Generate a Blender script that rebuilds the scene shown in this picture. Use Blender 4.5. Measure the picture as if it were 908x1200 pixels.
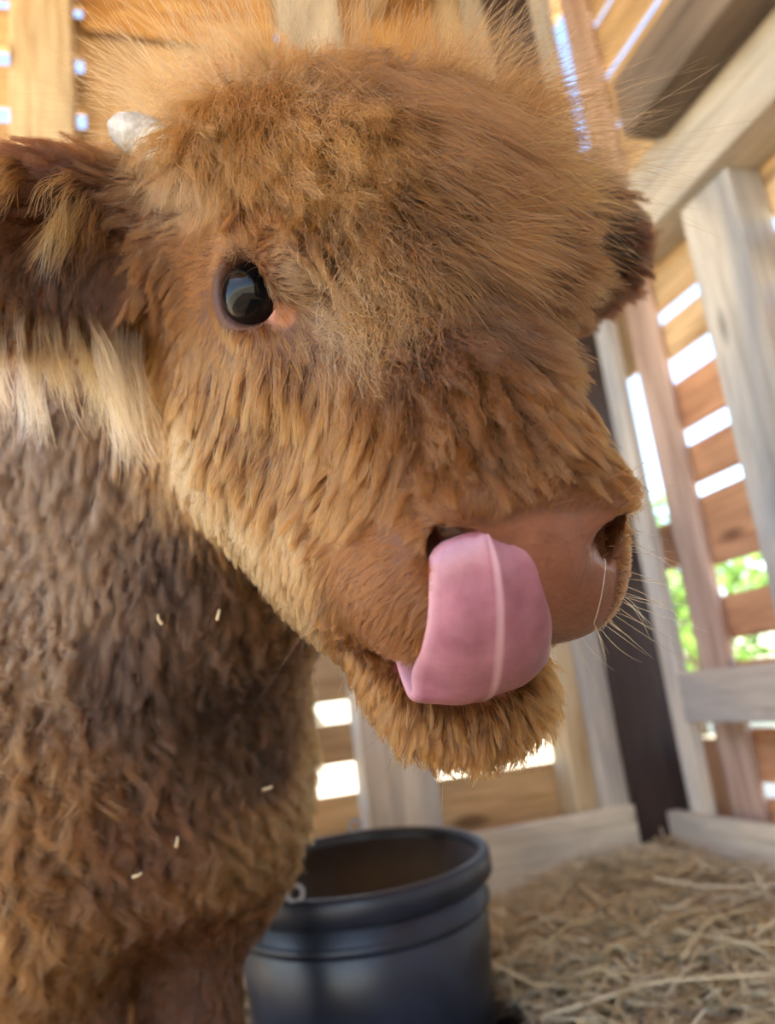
import bpy, bmesh, math, random
import numpy as np
from mathutils import Vector, Matrix
from mathutils.kdtree import KDTree

for o in list(bpy.data.objects):
    bpy.data.objects.remove(o, do_unlink=True)
scene = bpy.context.scene
COL = scene.collection
rng = np.random.default_rng(7)
random.seed(7)

# ------------------------------------------------------------------ camera
CAM_H = 0.50
F_PX = 920.0
PITCH, ROLL = math.radians(13.6), math.radians(7.1)
cam_d = bpy.data.cameras.new('camera')
cam = bpy.data.objects.new('camera', cam_d)
COL.objects.link(cam)
cam_d.sensor_fit = 'HORIZONTAL'
cam_d.sensor_width = 36.0
cam_d.lens = F_PX / 908.0 * 36.0
cam_d.clip_start = 0.02
cam_d.clip_end = 200
fw = Vector((0, math.cos(PITCH), math.sin(PITCH)))
u0 = Vector((0, -math.sin(PITCH), math.cos(PITCH)))
r0 = Vector((1, 0, 0))
cr = math.cos(ROLL) * r0 - math.sin(ROLL) * u0
cu = math.cos(ROLL) * u0 + math.sin(ROLL) * r0
M = Matrix((cr, cu, -fw)).transposed().to_4x4()
M.translation = (0, 0, CAM_H)
cam.matrix_world = M
cam_d.dof.use_dof = True
cam_d.dof.focus_distance = 0.40
cam_d.dof.aperture_fstop = 7.0
scene.camera = cam

# ------------------------------------------------------------------ world, sun, exposure
scene.view_settings.view_transform = 'Standard'
scene.view_settings.look = 'None'
scene.view_settings.gamma = 1.0
scene.view_settings.use_curve_mapping = False
scene.view_settings.exposure = 1.60
world = bpy.data.worlds.new('sky')
scene.world = world
world.use_nodes = True
wn = world.node_tree
wn.nodes.clear()
sky = wn.nodes.new('ShaderNodeTexSky')
sky.sky_type = 'NISHITA'
sky.sun_disc = False
sky.sun_elevation = math.radians(52)
sky.sun_rotation = math.radians(220)
sky.air_density = 1.0
sky.dust_density = 0.8
bg = wn.nodes.new('ShaderNodeBackground')
bg.inputs['Strength'].default_value = 0.27
wo = wn.nodes.new('ShaderNodeOutputWorld')
wn.links.new(sky.outputs[0], bg.inputs[0])
wn.links.new(bg.outputs[0], wo.inputs[0])
sun_d = bpy.data.lights.new('sun', 'SUN')
sun_d.energy = 7.0
sun_d.angle = math.radians(1.0)
sun_d.color = (1.0, 0.93, 0.82)
sun = bpy.data.objects.new('sun', sun_d)
COL.objects.link(sun)
SUN_FROM = Vector((-0.50, -0.60, 1.00)).normalized()
sun.rotation_euler = SUN_FROM.to_track_quat('Z', 'Y').to_euler()
sun.location = SUN_FROM * 10
cy = scene.cycles
cy.use_denoising = True
cy.max_bounces = 6
cy.diffuse_bounces = 3
cy.glossy_bounces = 3
cy.transmission_bounces = 5
cy.transparent_max_bounces = 16
cy.sample_clamp_indirect = 6.0
cy.use_adaptive_sampling = True
cy.adaptive_threshold = 0.04
cy.caustics_reflective = False
cy.caustics_refractive = False

# ------------------------------------------------------------------ helpers
def srgb(r, g, b):
    f = lambda c: (c / 12.92) if c <= 0.04045 else ((c + 0.055) / 1.055) ** 2.4
    return (f(r / 255), f(g / 255), f(b / 255), 1.0)

def tag(o, label=None, cat=None, group=None, kind=None):
    if label: o['label'] = label
    if cat: o['category'] = cat
    if group: o['group'] = group
    if kind: o['kind'] = kind
    return o

def link(name, data, parent=None, mat=None):
    o = bpy.data.objects.new(name, data)
    COL.objects.link(o)
    if parent is not None:
        o.parent = parent
    if mat is not None and data is not None and len(data.materials) == 0:
        data.materials.append(mat)
    return o

def empty(name, loc=(0, 0, 0), rz=0.0):
    o = bpy.data.objects.new(name, None)
    COL.objects.link(o)
    o.location = loc
    o.rotation_euler = (0, 0, rz)
    o.empty_display_size = 0.1
    return o

def smooth(me, on=True):
    me.polygons.foreach_set('use_smooth', [on] * len(me.polygons))

def new_mat(name):
    m = bpy.data.materials.new(name)
    m.use_nodes = True
    nt = m.node_tree
    return m, nt, nt.nodes['Principled BSDF']

class G:
    """tiny node-graph helper"""
    def __init__(self, nt): self.nt = nt
    def n(self, t, **kw):
        nd = self.nt.nodes.new(t)
        for k, v in kw.items(): setattr(nd, k, v)
        return nd
    def l(self, a, b): self.nt.links.new(a, b)
    def ramp(self, src, stops):
        r = self.n('ShaderNodeValToRGB')
        e = r.color_ramp.elements
        while len(e) < len(stops): e.new(0.5)
        for el, (p, c) in zip(e, stops):
            el.position = p; el.color = c
        self.l(src, r.inputs[0])
        return r.outputs[0]
    def noise(self, vec, scale, detail=4, rough=0.55, dist=0.0):
        t = self.n('ShaderNodeTexNoise')
        t.inputs['Scale'].default_value = scale
        t.inputs['Detail'].default_value = detail
        t.inputs['Roughness'].default_value = rough
        t.inputs['Distortion'].default_value = dist
        if vec is not None: self.l(vec, t.inputs['Vector'])
        return t.outputs['Fac']
    def mapping(self, vec, scale=(1, 1, 1), loc=(0, 0, 0)):
        m = self.n('ShaderNodeMapping')
        m.inputs['Scale'].default_value = scale
        m.inputs['Location'].default_value = loc
        self.l(vec, m.inputs['Vector'])
        return m.outputs[0]
    def mix(self, fac, a, b, blend='MIX'):
        m = self.n('ShaderNodeMix', data_type='RGBA', blend_type=blend)
        for s, v in ((m.inputs[0], fac), (m.inputs[6], a), (m.inputs[7], b)):
            if hasattr(v, 'is_output'): self.l(v, s)
            else: s.default_value = v
        return m.outputs[2]
    def bump(self, h, bsdf, strength=0.3, dist=0.002):
        b = self.n('ShaderNodeBump')
        b.inputs['Strength'].default_value = strength
        b.inputs['Distance'].default_value = dist
        self.l(h, b.inputs['Height'])
        self.l(b.outputs[0], bsdf.inputs['Normal'])

def wood(name, light, dark, stain=None, knot=True, rough=0.75, stain_amt=0.5):
    """sawn board, grain along local X"""
    m, nt, b = new_mat(name)
    g = G(nt)
    tc = g.n('ShaderNodeTexCoord')
    oi = g.n('ShaderNodeObjectInfo')
    add = g.n('ShaderNodeVectorMath', operation='MULTIPLY_ADD')
    cmb = g.n('ShaderNodeCombineXYZ')
    for i in range(3): g.l(oi.outputs['Random'], cmb.inputs[i])
    g.l(cmb.outputs[0], add.inputs[0])
    add.inputs[1].default_value = (13.7, 7.3, 5.1)
    g.l(tc.outputs['Object'], add.inputs[2])
    v = add.outputs[0]
    grain = g.noise(g.mapping(v, (3, 45, 45)), 1.0, 6, 0.62, 0.6)
    col = g.ramp(grain, [(0.30, dark), (0.52, light), (0.8, light)])
    broad = g.noise(g.mapping(v, (2.2, 9, 9)), 1.0, 3, 0.5, 0.3)
    tint = g.ramp(broad, [(0.25, (0.62, 0.58, 0.55, 1)), (0.65, (1.1, 1.08, 1.05, 1))])
    col = g.mix(1.0, col, tint, 'MULTIPLY')
    if knot:
        vo = g.n('ShaderNodeTexVoronoi')
        vo.inputs['Scale'].default_value = 1.0
        g.l(g.mapping(v, (2.6, 7.5, 7.5)), vo.inputs['Vector'])
        kn = g.ramp(vo.outputs['Distance'], [(0.08, (1, 1, 1, 1)), (0.17, (0, 0, 0, 1))])
        col = g.mix(kn, col, tuple(c * 0.55 for c in dark[:3]) + (1,))
    if stain:
        st = g.noise(g.mapping(v, (1.3, 5, 5)), 1.0, 5, 0.6, 0.8)
        sf = g.ramp(st, [(0.45, (0, 0, 0, 1)), (0.66, (stain_amt,) * 3 + (1,))])
        col = g.mix(sf, col, stain)
    hv = g.n('ShaderNodeHueSaturation')
    mr = g.n('ShaderNodeMapRange')
    mr.inputs[3].default_value = 0.82; mr.inputs[4].default_value = 1.15
    g.l(oi.outputs['Random'], mr.inputs[0])
    g.l(mr.outputs[0], hv.inputs['Value'])
    g.l(col, hv.inputs['Color'])
    g.l(hv.outputs[0], b.inputs['Base Color'])
    b.inputs['Roughness'].default_value = rough
    g.bump(grain, b, 0.5, 0.0015)
    return m

W_PINE = wood('pine_board', srgb(226, 204, 166), srgb(186, 152, 110), srgb(96, 84, 78), stain_amt=0.35)
W_GREY = wood('weathered_board', srgb(216, 208, 196), srgb(176, 166, 152), srgb(140, 148, 160), stain_amt=0.6)
W_PALE = wood('pale_board', srgb(232, 222, 204), srgb(196, 182, 158), srgb(150, 150, 152), stain_amt=0.5)
W_TAN = wood('tan_slat', srgb(222, 188, 142), srgb(184, 144, 98), srgb(112, 84, 60), stain_amt=0.35)
W_RED = wood('cedar_slat', srgb(214, 158, 116), srgb(176, 118, 82), srgb(120, 88, 70), stain_amt=0.35)
W_PINK = wood('pinkish_stud', srgb(216, 184, 166), srgb(176, 138, 118), knot=False)
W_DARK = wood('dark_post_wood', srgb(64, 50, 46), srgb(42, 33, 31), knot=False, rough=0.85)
W_DGREY = wood('dusty_grey_board', srgb(128, 112, 98), srgb(96, 84, 74), srgb(70, 64, 60), knot=False)

_board_cache = {}
def board_mesh(L, w, t, mat):
    key = (round(L, 3), round(w, 3), round(t, 3), mat.name)
    if key in _board_cache: return _board_cache[key]
    bm = bmesh.new()
    bmesh.ops.create_cube(bm, size=1.0)
    for v in bm.verts:
        v.co.x *= L; v.co.y *= w; v.co.z *= t
    bmesh.ops.bevel(bm, geom=bm.edges[:], offset=min(0.003, t * 0.15), segments=1, affect='EDGES')
    me = bpy.data.meshes.new('board')
    bm.to_mesh(me); bm.free()
    me.materials.append(mat)
    _board_cache[key] = me
    return me

def board(name, parent, mat, x, y, z, jitter=0.0):
    """box from ranges; the mesh's X runs along the longest side"""
    d = [x[1] - x[0], y[1] - y[0], z[1] - z[0]]
    c = [(a + b) / 2 for a, b in (x, y, z)]
    k = int(np.argmax(d))
    if k == 0:
        me = board_mesh(d[0], d[1], d[2], mat); rot = (0, 0, 0)
    elif k == 1:
        me = board_mesh(d[1], d[0], d[2], mat); rot = (0, 0, math.pi / 2)
    else:
        me = board_mesh(d[2], d[1], d[0], mat); rot = (0, math.pi / 2, 0)
    o = link(name, me, parent)
    o.location = c
    o.rotation_euler = rot
    if jitter:
        o.rotation_euler.x += random.uniform(-jitter, jitter)
    return o

# ------------------------------------------------------------------ the shed
PSI = math.radians(17.2)
def structure(name, label):
    o = empty(name, (0, 0, 0), PSI)
    return tag(o, label, kind='structure')

# floor: uneven packed dirt, one mesh
def dirt_mat():
    m, nt, b = new_mat('packed_dirt')
    g = G(nt)
    tc = g.n('ShaderNodeTexCoord')
    n1 = g.noise(tc.outputs['Object'], 3.0, 6, 0.6)
    n2 = g.noise(tc.outputs['Object'], 40.0, 5, 0.7)
    c = g.ramp(n1, [(0.3, srgb(92, 76, 62)), (0.7, srgb(150, 128, 104))])
    c = g.mix(0.5, c, g.ramp(n2, [(0.3, srgb(70, 58, 48)), (0.7, srgb(178, 158, 130))]))
    g.l(c, b.inputs['Base Color'])
    b.inputs['Roughness'].default_value = 0.95
    g.bump(n2, b, 0.8, 0.01)
    return m
DIRT = dirt_mat()

def floor_z(x, y):
    return 0.018 * np.sin(x * 5.1 + 1.3) * np.cos(y * 4.3) + 0.010 * np.sin(x * 13 + y * 9)

def grid_mesh(name, x0, x1, y0, y1, nx, ny, zf):
    xs = np.linspace(x0, x1, nx); ys = np.linspace(y0, y1, ny)
    X, Y = np.meshgrid(xs, ys)
    V = np.stack([X, Y, zf(X, Y)], -1).reshape(-1, 3)
    i = np.arange(nx * ny).reshape(ny, nx)
    Fq = np.stack([i[:-1, :-1], i[:-1, 1:], i[1:, 1:], i[1:, :-1]], -1).reshape(-1, 4)
    me = bpy.data.meshes.new(name)
    me.from_pydata(V.tolist(), [], Fq.tolist())
    smooth(me)
    return me

fl = link('floor', grid_mesh('floor', -2.2, 1.32, -1.6, 2.0, 90, 90, lambda x, y: floor_z(x, y)), None, DIRT)
fl.rotation_euler = (0, 0, PSI)
tag(fl, 'packed dirt floor of the shed under the straw', kind='structure')

# ground outside: dry sunlit yard
def yard_mat():
    m, nt, b = new_mat('dry_yard')
    g = G(nt)
    tc = g.n('ShaderNodeTexCoord')
    n1 = g.noise(tc.outputs['Object'], 1.5, 6, 0.6)
    c = g.ramp(n1, [(0.3, srgb(200, 182, 146)), (0.7, srgb(226, 212, 182))])
    g.l(c, b.inputs['Base Color'])
    b.inputs['Roughness'].default_value = 1.0
    return m
yd = link('ground', grid_mesh('ground', -40, 40, -40, 40, 41, 41, lambda x, y: -0.06 + 0 * x), None, yard_mat())
tag(yd, 'dry sunlit yard outside the shed', kind='structure')

# back wall
wb = structure('wall_back', 'back wall of horizontal slats with gaps on pine studs')
board('post', wb, W_PINE, (-0.292, -0.142), (1.82, 1.96), (0, 2.72))
board('stud', wb, W_GREY, (0.432, 0.605), (1.82, 1.91), (0, 2.72))
board('jamb', wb, W_PINE, (0.965, 1.022), (1.85, 1.95), (0, 2.72))
board('jamb', wb, W_GREY, (1.022, 1.088), (1.815, 1.95), (0, 2.72))
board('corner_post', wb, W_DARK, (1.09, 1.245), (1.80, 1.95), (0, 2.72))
board('post', wb, W_PINE, (-1.12, -0.97), (1.82, 1.96), (0, 2.72))
board('sill_board', wb, W_PALE, (-1.6, 1.09), (1.80, 1.82), (-0.01, 0.19))
gaps_b = [(.300, .372), (.468, .520), (.645, .685), (.805, .845), (.965, 1.005), (1.13, 1.17), (1.29, 1.33), (1.45, 1.49),
          (1.61, 1.65), (1.77, 1.81), (1.935, 1.990), (2.135, 2.19), (2.32, 2.375), (2.51, 2.55)]
zlo = 0.02
for a, b_ in gaps_b + [(2.72, 2.8)]:
    board('slat', wb, W_TAN, (-1.6, 1.24), (1.962, 1.984), (zlo, a), 0.01)
    zlo = b_
PANEL = None
def osb_mat():
    m, nt, b = new_mat('strand_board')
    g = G(nt)
    tc = g.n('ShaderNodeTexCoord')
    vo = g.n('ShaderNodeTexVoronoi')
    vo.inputs['Scale'].default_value = 1.0
    g.l(g.mapping(tc.outputs['Object'], (18, 60, 60)), vo.inputs['Vector'])
    n = g.noise(g.mapping(tc.outputs['Object'], (6, 40, 40)), 1.0, 5, 0.6, 1.0)
    c = g.ramp(n, [(0.32, srgb(150, 96, 48)), (0.5, srgb(214, 160, 92)), (0.75, srgb(236, 190, 124))])
    sep = g.n('ShaderNodeSeparateColor'); g.l(vo.outputs['Color'], sep.inputs[0])
    c2 = g.ramp(sep.outputs[0], [(0, srgb(176, 122, 66)), (1, srgb(238, 196, 132))])
    c = g.mix(0.45, c, c2)
    g.l(c, b.inputs['Base Color'])
    b.inputs['Roughness'].default_value = 0.7
    g.bump(n, b, 0.3, 0.001)
    return m
OSB = osb_mat()
board('panel', wb, OSB, (0.607, 0.963), (1.925, 1.937), (1.50, 2.72))
board('panel', wb, W_TAN, (-0.118, 0.43), (1.925, 1.937), (1.30, 2.405))
board('panel', wb, OSB, (-0.118, 0.43), (1.925, 1.937), (2.435, 2.72))

# right wall
wr = structure('wall_right', 'right wall of weathered studs and rails with slats outside')
board('jamb', wr, W_GREY, (1.19, 1.222), (1.668, 1.728), (0, 2.6))
board('stud', wr, W_PINK, (1.268, 1.29), (1.575, 1.685), (0.02, 2.6))
board('stud', wr, W_GREY, (1.20, 1.29), (1.165, 1.325), (0, 1.515))
board('stud', wr, W_GREY, (1.20, 1.29), (0.45, 0.61), (0, 1.515))
board('stud', wr, W_GREY, (1.20, 1.29), (-0.30, -0.14), (0, 2.7))
board('rail', wr, W_GREY, (1.165, 1.198), (-0.95, 1.64), (0.372, 0.487))
board('sill_board', wr, W_PALE, (1.165, 1.198), (-0.95, 1.79), (-0.01, 0.165))
board('beam', wr, W_PALE, (1.165, 1.29), (-0.95, 1.79), (1.515, 1.69))
board('beam', wr, W_DGREY, (1.06, 1.15), (-0.95, 1.285), (1.665, 1.815))
gaps_r = [(.19, .225), (.345, .385), (.497, .55), (.652, .728), (.90, .935), (1.032, 1.078), (1.20, 1.27), (1.365, 1.405), (1.58, 1.66), (1.80, 1.835),
          (1.97, 2.00), (2.13, 2.165), (2.31, 2.345), (2.48, 2.51)]
zlo = 0.02
for a, b_ in gaps_r + [(2.66, 2.7)]:
    board('slat', wr, W_RED if a < 1.3 else W_TAN, (1.292, 1.314), (-0.95, 1.69), (zlo, a), 0.01)
    zlo = b_
board('slat', wr, W_RED, (1.292, 1.314), (1.69, 1.94), (0.75, 0.87))
board('slat', wr, W_RED, (1.292, 1.314), (1.69, 1.94), (0.02, 0.32))
board('slat', wr, W_TAN, (1.292, 1.314), (1.69, 1.94), (1.30, 1.88))

# front wall on the right-hand half, behind the viewer; the left half is the open doorway
wf = structure('wall_front', 'slatted front wall right of the open doorway')
board('post', wf, W_PINE, (-0.15, 0.0), (-0.96, -0.82), (0, 2.72))
board('stud', wf, W_PINE, (0.56, 0.66), (-0.96, -0.86), (0, 2.72))
for i in range(15):
    board('slat', wf, W_TAN, (-0.15, 1.33), (-0.985, -0.963), (0.02 + i * 0.18, 0.02 + i * 0.18 + 0.15), 0.01)

# roof: plank deck on rafters, over the back half of the shed
ce = structure('ceiling', 'plank roof deck on rafters')
for i in range(22):
    y1 = 2.15 - i * 0.172
    board('plank', ce, W_TAN, (-2.2, 1.45), (y1 - 0.168, y1), (2.735, 2.757))
for x in (-1.5, -0.75, 0.0, 0.75, 1.3):
    board('rafter', ce, W_PINE, (x - 0.02, x + 0.02), (-1.6, 2.1), (2.60, 2.733))

# ------------------------------------------------------------------ the calf: body as one continuous surface
S = 1.15
HO = np.array([0.011, 0.452, CAM_H + 0.203])           # head origin (between the eyes)
HA = np.array([[0.9238, 0.3803, 0.0445],                # calf's left
               [0.2857, -0.6074, -0.7412],              # along the nose
               [0.2548, -0.6975, 0.6698]])              # out of the forehead
HA /= np.linalg.norm(HA, axis=1)[:, None]
def h2w(p): return HO + S * (np.asarray(p, float) @ HA)
def w2h(p): return ((np.asarray(p) - HO) @ HA.T) / S
def hdir(v):
    v = np.asarray(v, float) @ HA
    return v / np.linalg.norm(v)

def axis_grid(segs):
    out = []
    for a, b, h in segs:
        out.append(np.linspace(a, b, max(2, int(round((b - a) / h)) + 1))[:-1])
    out.append(np.array([segs[-1][1]]))
    return np.concatenate(out).astype(np.float32)

GX = axis_grid([(-1.12, -0.36, 0.016), (-0.36, -0.10, 0.0045), (-0.10, 0.20, 0.003), (0.20, 0.36, 0.006)])
GY = axis_grid([(0.20, 0.42, 0.003), (0.42, 0.72, 0.0045), (0.72, 1.95, 0.016)])
GZ = axis_grid([(-0.03, 0.44, 0.014), (0.44, 0.66, 0.003), (0.66, 1.00, 0.0045)])
FIELD = np.full((len(GX), len(GY), len(GZ)), 1.0, np.float32)

def block(lo, hi):
    sl = []
    for g, a, b in zip((GX, GY, GZ), lo, hi):
        i0 = max(0, int(np.searchsorted(g, a)) - 1); i1 = min(len(g), int(np.searchsorted(g, b)) + 1)
        sl.append(slice(i0, i1))
    if any(s.stop <= s.start for s in sl): return None, None
    P = np.stack(np.meshgrid(GX[sl[0]], GY[sl[1]], GZ[sl[2]], indexing='ij'), -1)
    return tuple(sl), P

def smin(a, b, k):
    h = np.clip(k - np.abs(a - b), 0, None) / k
    return np.minimum(a, b) - h * h * k * 0.25

def add_sdf(fn, lo, hi, k, sub=False):
    lo = np.asarray(lo) - k - 0.04; hi = np.asarray(hi) + k + 0.04
    sl, P = block(lo, hi)
    if sl is None: return
    d = fn(P)
    cur = FIELD[sl]
    FIELD[sl] = -smin(-cur, d, k) if sub else smin(cur, d, k)
    # subtracting: max(cur, -d) smoothly = -smin(-cur, d)

def ell(c, r, ax=None, k=0.03, head=True, sub=False):
    """ellipsoid; ax = 3 axes rows (defaults to the head's / the world's)"""
    c = np.asarray(c, float); r = np.asarray(r, float)
    if head:
        A = HA if ax is None else (np.asarray(ax, float) @ HA)
        c = h2w(c); r = r * S; k = k * S
    else:
        A = np.eye(3) if ax is None else np.asarray(ax, float)
    A = A / np.linalg.norm(A, axis=1)[:, None]
    ext = np.sqrt(((A * r[:, None]) ** 2).sum(0))
    A32 = A.astype(np.float32)
    def fn(P):
        q = (P - c.astype(np.float32)) @ A32.T
        k0 = np.sqrt(((q / r.astype(np.float32)) ** 2).sum(-1))
        k1 = np.sqrt(((q / (r * r).astype(np.float32)) ** 2).sum(-1))
        return k0 * (k0 - 1) / np.maximum(k1, 1e-6)
    add_sdf(fn, c - ext, c + ext, k, sub)

def cone(a, b, ra, rb, k=0.03, head=True, sub=False, flat=None):
    a = np.asarray(a, float); b = np.asarray(b, float)
    if head:
        a, b = h2w(a), h2w(b); ra *= S; rb *= S; k *= S
    ba = (b - a); L2 = float(ba @ ba)
    m = max(ra, rb)
    def fn(P):
        pa = P - a.astype(np.float32)
        t = np.clip((pa @ ba.astype(np.float32)) / L2, 0, 1)
        d = np.linalg.norm(pa - t[..., None] * ba.astype(np.float32), axis=-1)
        return d - (ra + (rb - ra) * t)
    add_sdf(fn, np.minimum(a, b) - m, np.maximum(a, b) + m, k, sub)

def rotx(a): c, s = math.cos(a), math.sin(a); return np.array([[1, 0, 0], [0, c, s], [0, -s, c]])
def roty(a): c, s = math.cos(a), math.sin(a); return np.array([[c, 0, -s], [0, 1, 0], [s, 0, c]])
def rotz(a): c, s = math.cos(a), math.sin(a); return np.array([[c, s, 0], [-s, c, 0], [0, 0, 1]])

EYE = np.array([0.0745, 0.002, 0.035])
def build_body_field():
    # skull
    ell((0, -0.06, 0.025), (0.088, 0.105, 0.085))
    ell((0, -0.075, 0.052), (0.084, 0.075, 0.056), k=0.05)
    cone((0, -0.02, 0.012), (0, 0.10, -0.022), 0.072, 0.052, k=0.04)
    ell((0, 0.085, 0.0), (0.042, 0.07, 0.042), k=0.03)
    for s in (-1, 1):
        ell((s * 0.060, -0.080, 0.078), (0.036, 0.036, 0.030), k=0.03)      # horn bosses on the poll
    # jaw and cheeks
    cone((0, -0.07, -0.065), (0, 0.095, -0.092), 0.062, 0.040, k=0.04)
    for s in (-1, 1):
        ell((s * 0.055, -0.018, -0.050), (0.052, 0.082, 0.066), k=0.03)
        ell((s * 0.036, 0.060, -0.078), (0.036, 0.055, 0.042), k=0.03)
        ell((s * 0.040, 0.085, -0.050), (0.026, 0.045, 0.034), k=0.03)
        # brow and cheekbone
        ell((s * 0.062, -0.006, 0.060), (0.024, 0.045, 0.020), k=0.02)
        ell((s * 0.068, 0.014, 0.010), (0.014, 0.030, 0.014), k=0.02)
    # muzzle: broad nose, full upper lip
    ell((0, 0.128, -0.022), (0.053, 0.046, 0.046), k=0.025)
    ell((0, 0.146, -0.028), (0.042, 0.026, 0.034), k=0.02)
    for s in (-1, 1):
        ell((s * 0.034, 0.138, -0.036), (0.027, 0.034, 0.033), k=0.015)
        ell((s * 0.030, 0.148, 0.005), (0.0165, 0.020, 0.014), k=0.012)       # nostril wings
    # chin and lower lip
    ell((0.006, 0.128, -0.110), (0.046, 0.043, 0.026), k=0.02)
    # eye sockets with lids round them
    for s in (-1, 1):
        e = EYE * (s, 1, 1)
        ell(e, (0.0192, 0.0202, 0.0192), k=0.012)
    for s in (-1, 1):
        e = EYE * (s, 1, 1)
        d = np.array([s * 0.62, 0.68, 0.38]); d /= np.linalg.norm(d)
        fwd_ = np.array([s * -0.75, 0.60, -0.28]); fwd_ -= d * (fwd_ @ d); fwd_ /= np.linalg.norm(fwd_)
        ell(e + d * 0.017, (0.020, 0.0178, 0.0158), ax=np.stack([d, fwd_, np.cross(d, fwd_)]), k=0.003, sub=True)
    # nostrils
    for s in (-1, 1):
        ax = rotx(-0.3) @ rotz(s * 0.55)
        ell((s * 0.0315, 0.166, -0.001), (0.0065, 0.020, 0.0065), ax=ax, k=0.005, sub=True)
        ell((s * 0.0380, 0.158, -0.009), (0.0045, 0.012, 0.008), ax=ax, k=0.005, sub=True)
    # mouth: an open slot between lip and chin
    ell((-0.006, 0.136, -0.084), (0.047, 0.050, 0.0085), ax=rotx(0.10), k=0.005, sub=True)
    # ears: leaf-shaped shells, hollow to the front
    for s in (-1, 1):
        ax = np.array([[s * 0.97, -0.10, -0.16], [0, 1, 0], [0, 0, 1]]) if s < 0 else np.array([[0.97, -0.20, 0.02], [0, 1, 0], [0, 0, 1]])
        ax[0] /= np.linalg.norm(ax[0])
        ax[1] = np.cross(ax[2], ax[0]); ax[1] /= np.linalg.norm(ax[1]); ax[2] = np.cross(ax[0], ax[1])
        base = np.array([s * 0.098, -0.098, 0.030])
        c = base + ax[0] * (0.062 if s < 0 else 0.070)
        cone(base - ax[0] * 0.02, base + ax[0] * 0.03, 0.036, 0.034, k=0.02)
        ell(c, (0.082, 0.024, 0.050), ax=ax, k=0.02)
        fr = ax[1] if ax[1] @ np.array([0, 1, 0.3]) > 0 else -ax[1]
        ell(c + fr * 0.022 + ax[0] * 0.010, (0.062, 0.020, 0.036), ax=ax, k=0.008, sub=True)
    # neck and trunk (world space)
    nk = h2w((0, -0.10, 0.0)); nj = h2w((0, -0.09, -0.06))
    cone(nk, (-0.37, 0.88, 0.74), 0.105, 0.160, k=0.06, head=False)
    cone(nj, (-0.29, 0.84, 0.54), 0.080, 0.140, k=0.06, head=False)
    bx = np.array([0.70, -0.71, 0.0]); bx /= np.linalg.norm(bx)
    by = np.array([0.71, 0.70, 0.0]); by /= np.linalg.norm(by)                # calf's left
    bz = np.array([0, 0, 1.0])
    A = np.stack([bx, by, bz])
    ch = np.array([-0.315, 0.87, 0.50])
    ell(ch, (0.19, 0.155, 0.19), ax=A, k=0.08, head=False)
    ell(ch + bx * 0.06 - (0, 0, 0.085), (0.12, 0.11, 0.085), ax=A, k=0.06, head=False)
    ell(ch - bx * 0.34 + (0, 0, 0.11), (0.40, 0.20, 0.245), ax=A, k=0.10, head=False)
    ell(ch - bx * 0.62 + (0, 0, 0.11), (0.19, 0.17, 0.22), ax=A, k=0.10, head=False)
    for s in (-1, 1):
        sh = ch + by * s * 0.115 + (0, 0, -0.03)
        ell(sh, (0.12, 0.075, 0.20), ax=A, k=0.06, head=False)
        k0 = ch + by * s * 0.066 - bx * 0.02; k0[2] = 0.36
        k1 = k0 + bx * 0.015; k1[2] = 0.215
        k2 = k0 - bx * 0.005; k2[2] = 0.065
        cone(k0, k1, 0.070, 0.046, k=0.05, head=False)
        cone(k1, k2, 0.046, 0.034, k=0.03, head=False)
        cone(k2, k2 + bx * 0.015 - (0, 0, 0.045), 0.038, 0.042, k=0.02, head=False)
        # hind leg: stifle forward and high, hock back, shank upright
        q0 = ch - bx * 0.60 + by * s * 0.10; q0[2] = 0.47
        q1 = ch - bx * 0.50 + by * s * 0.115; q1[2] = 0.36
        q2 = ch - bx * 0.75 + by * s * 0.10; q2[2] = 0.235
        q3 = ch - bx * 0.73 + by * s * 0.10; q3[2] = 0.065
        cone(q0, q1, 0.12, 0.075, k=0.06, head=False)
        cone(q1, q2, 0.075, 0.040, k=0.04, head=False)
        cone(q2, q3, 0.038, 0.032, k=0.03, head=False)
        cone(q3, q3 + bx * 0.02 - (0, 0, 0.045), 0.036, 0.040, k=0.02, head=False)
    t0 = ch - bx * 0.79; t0[2] = 0.74
    t1 = t0 - bx * 0.05; t1[2] = 0.40
    cone(t0, t1, 0.032, 0.020, k=0.04, head=False)
build_body_field()

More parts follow.
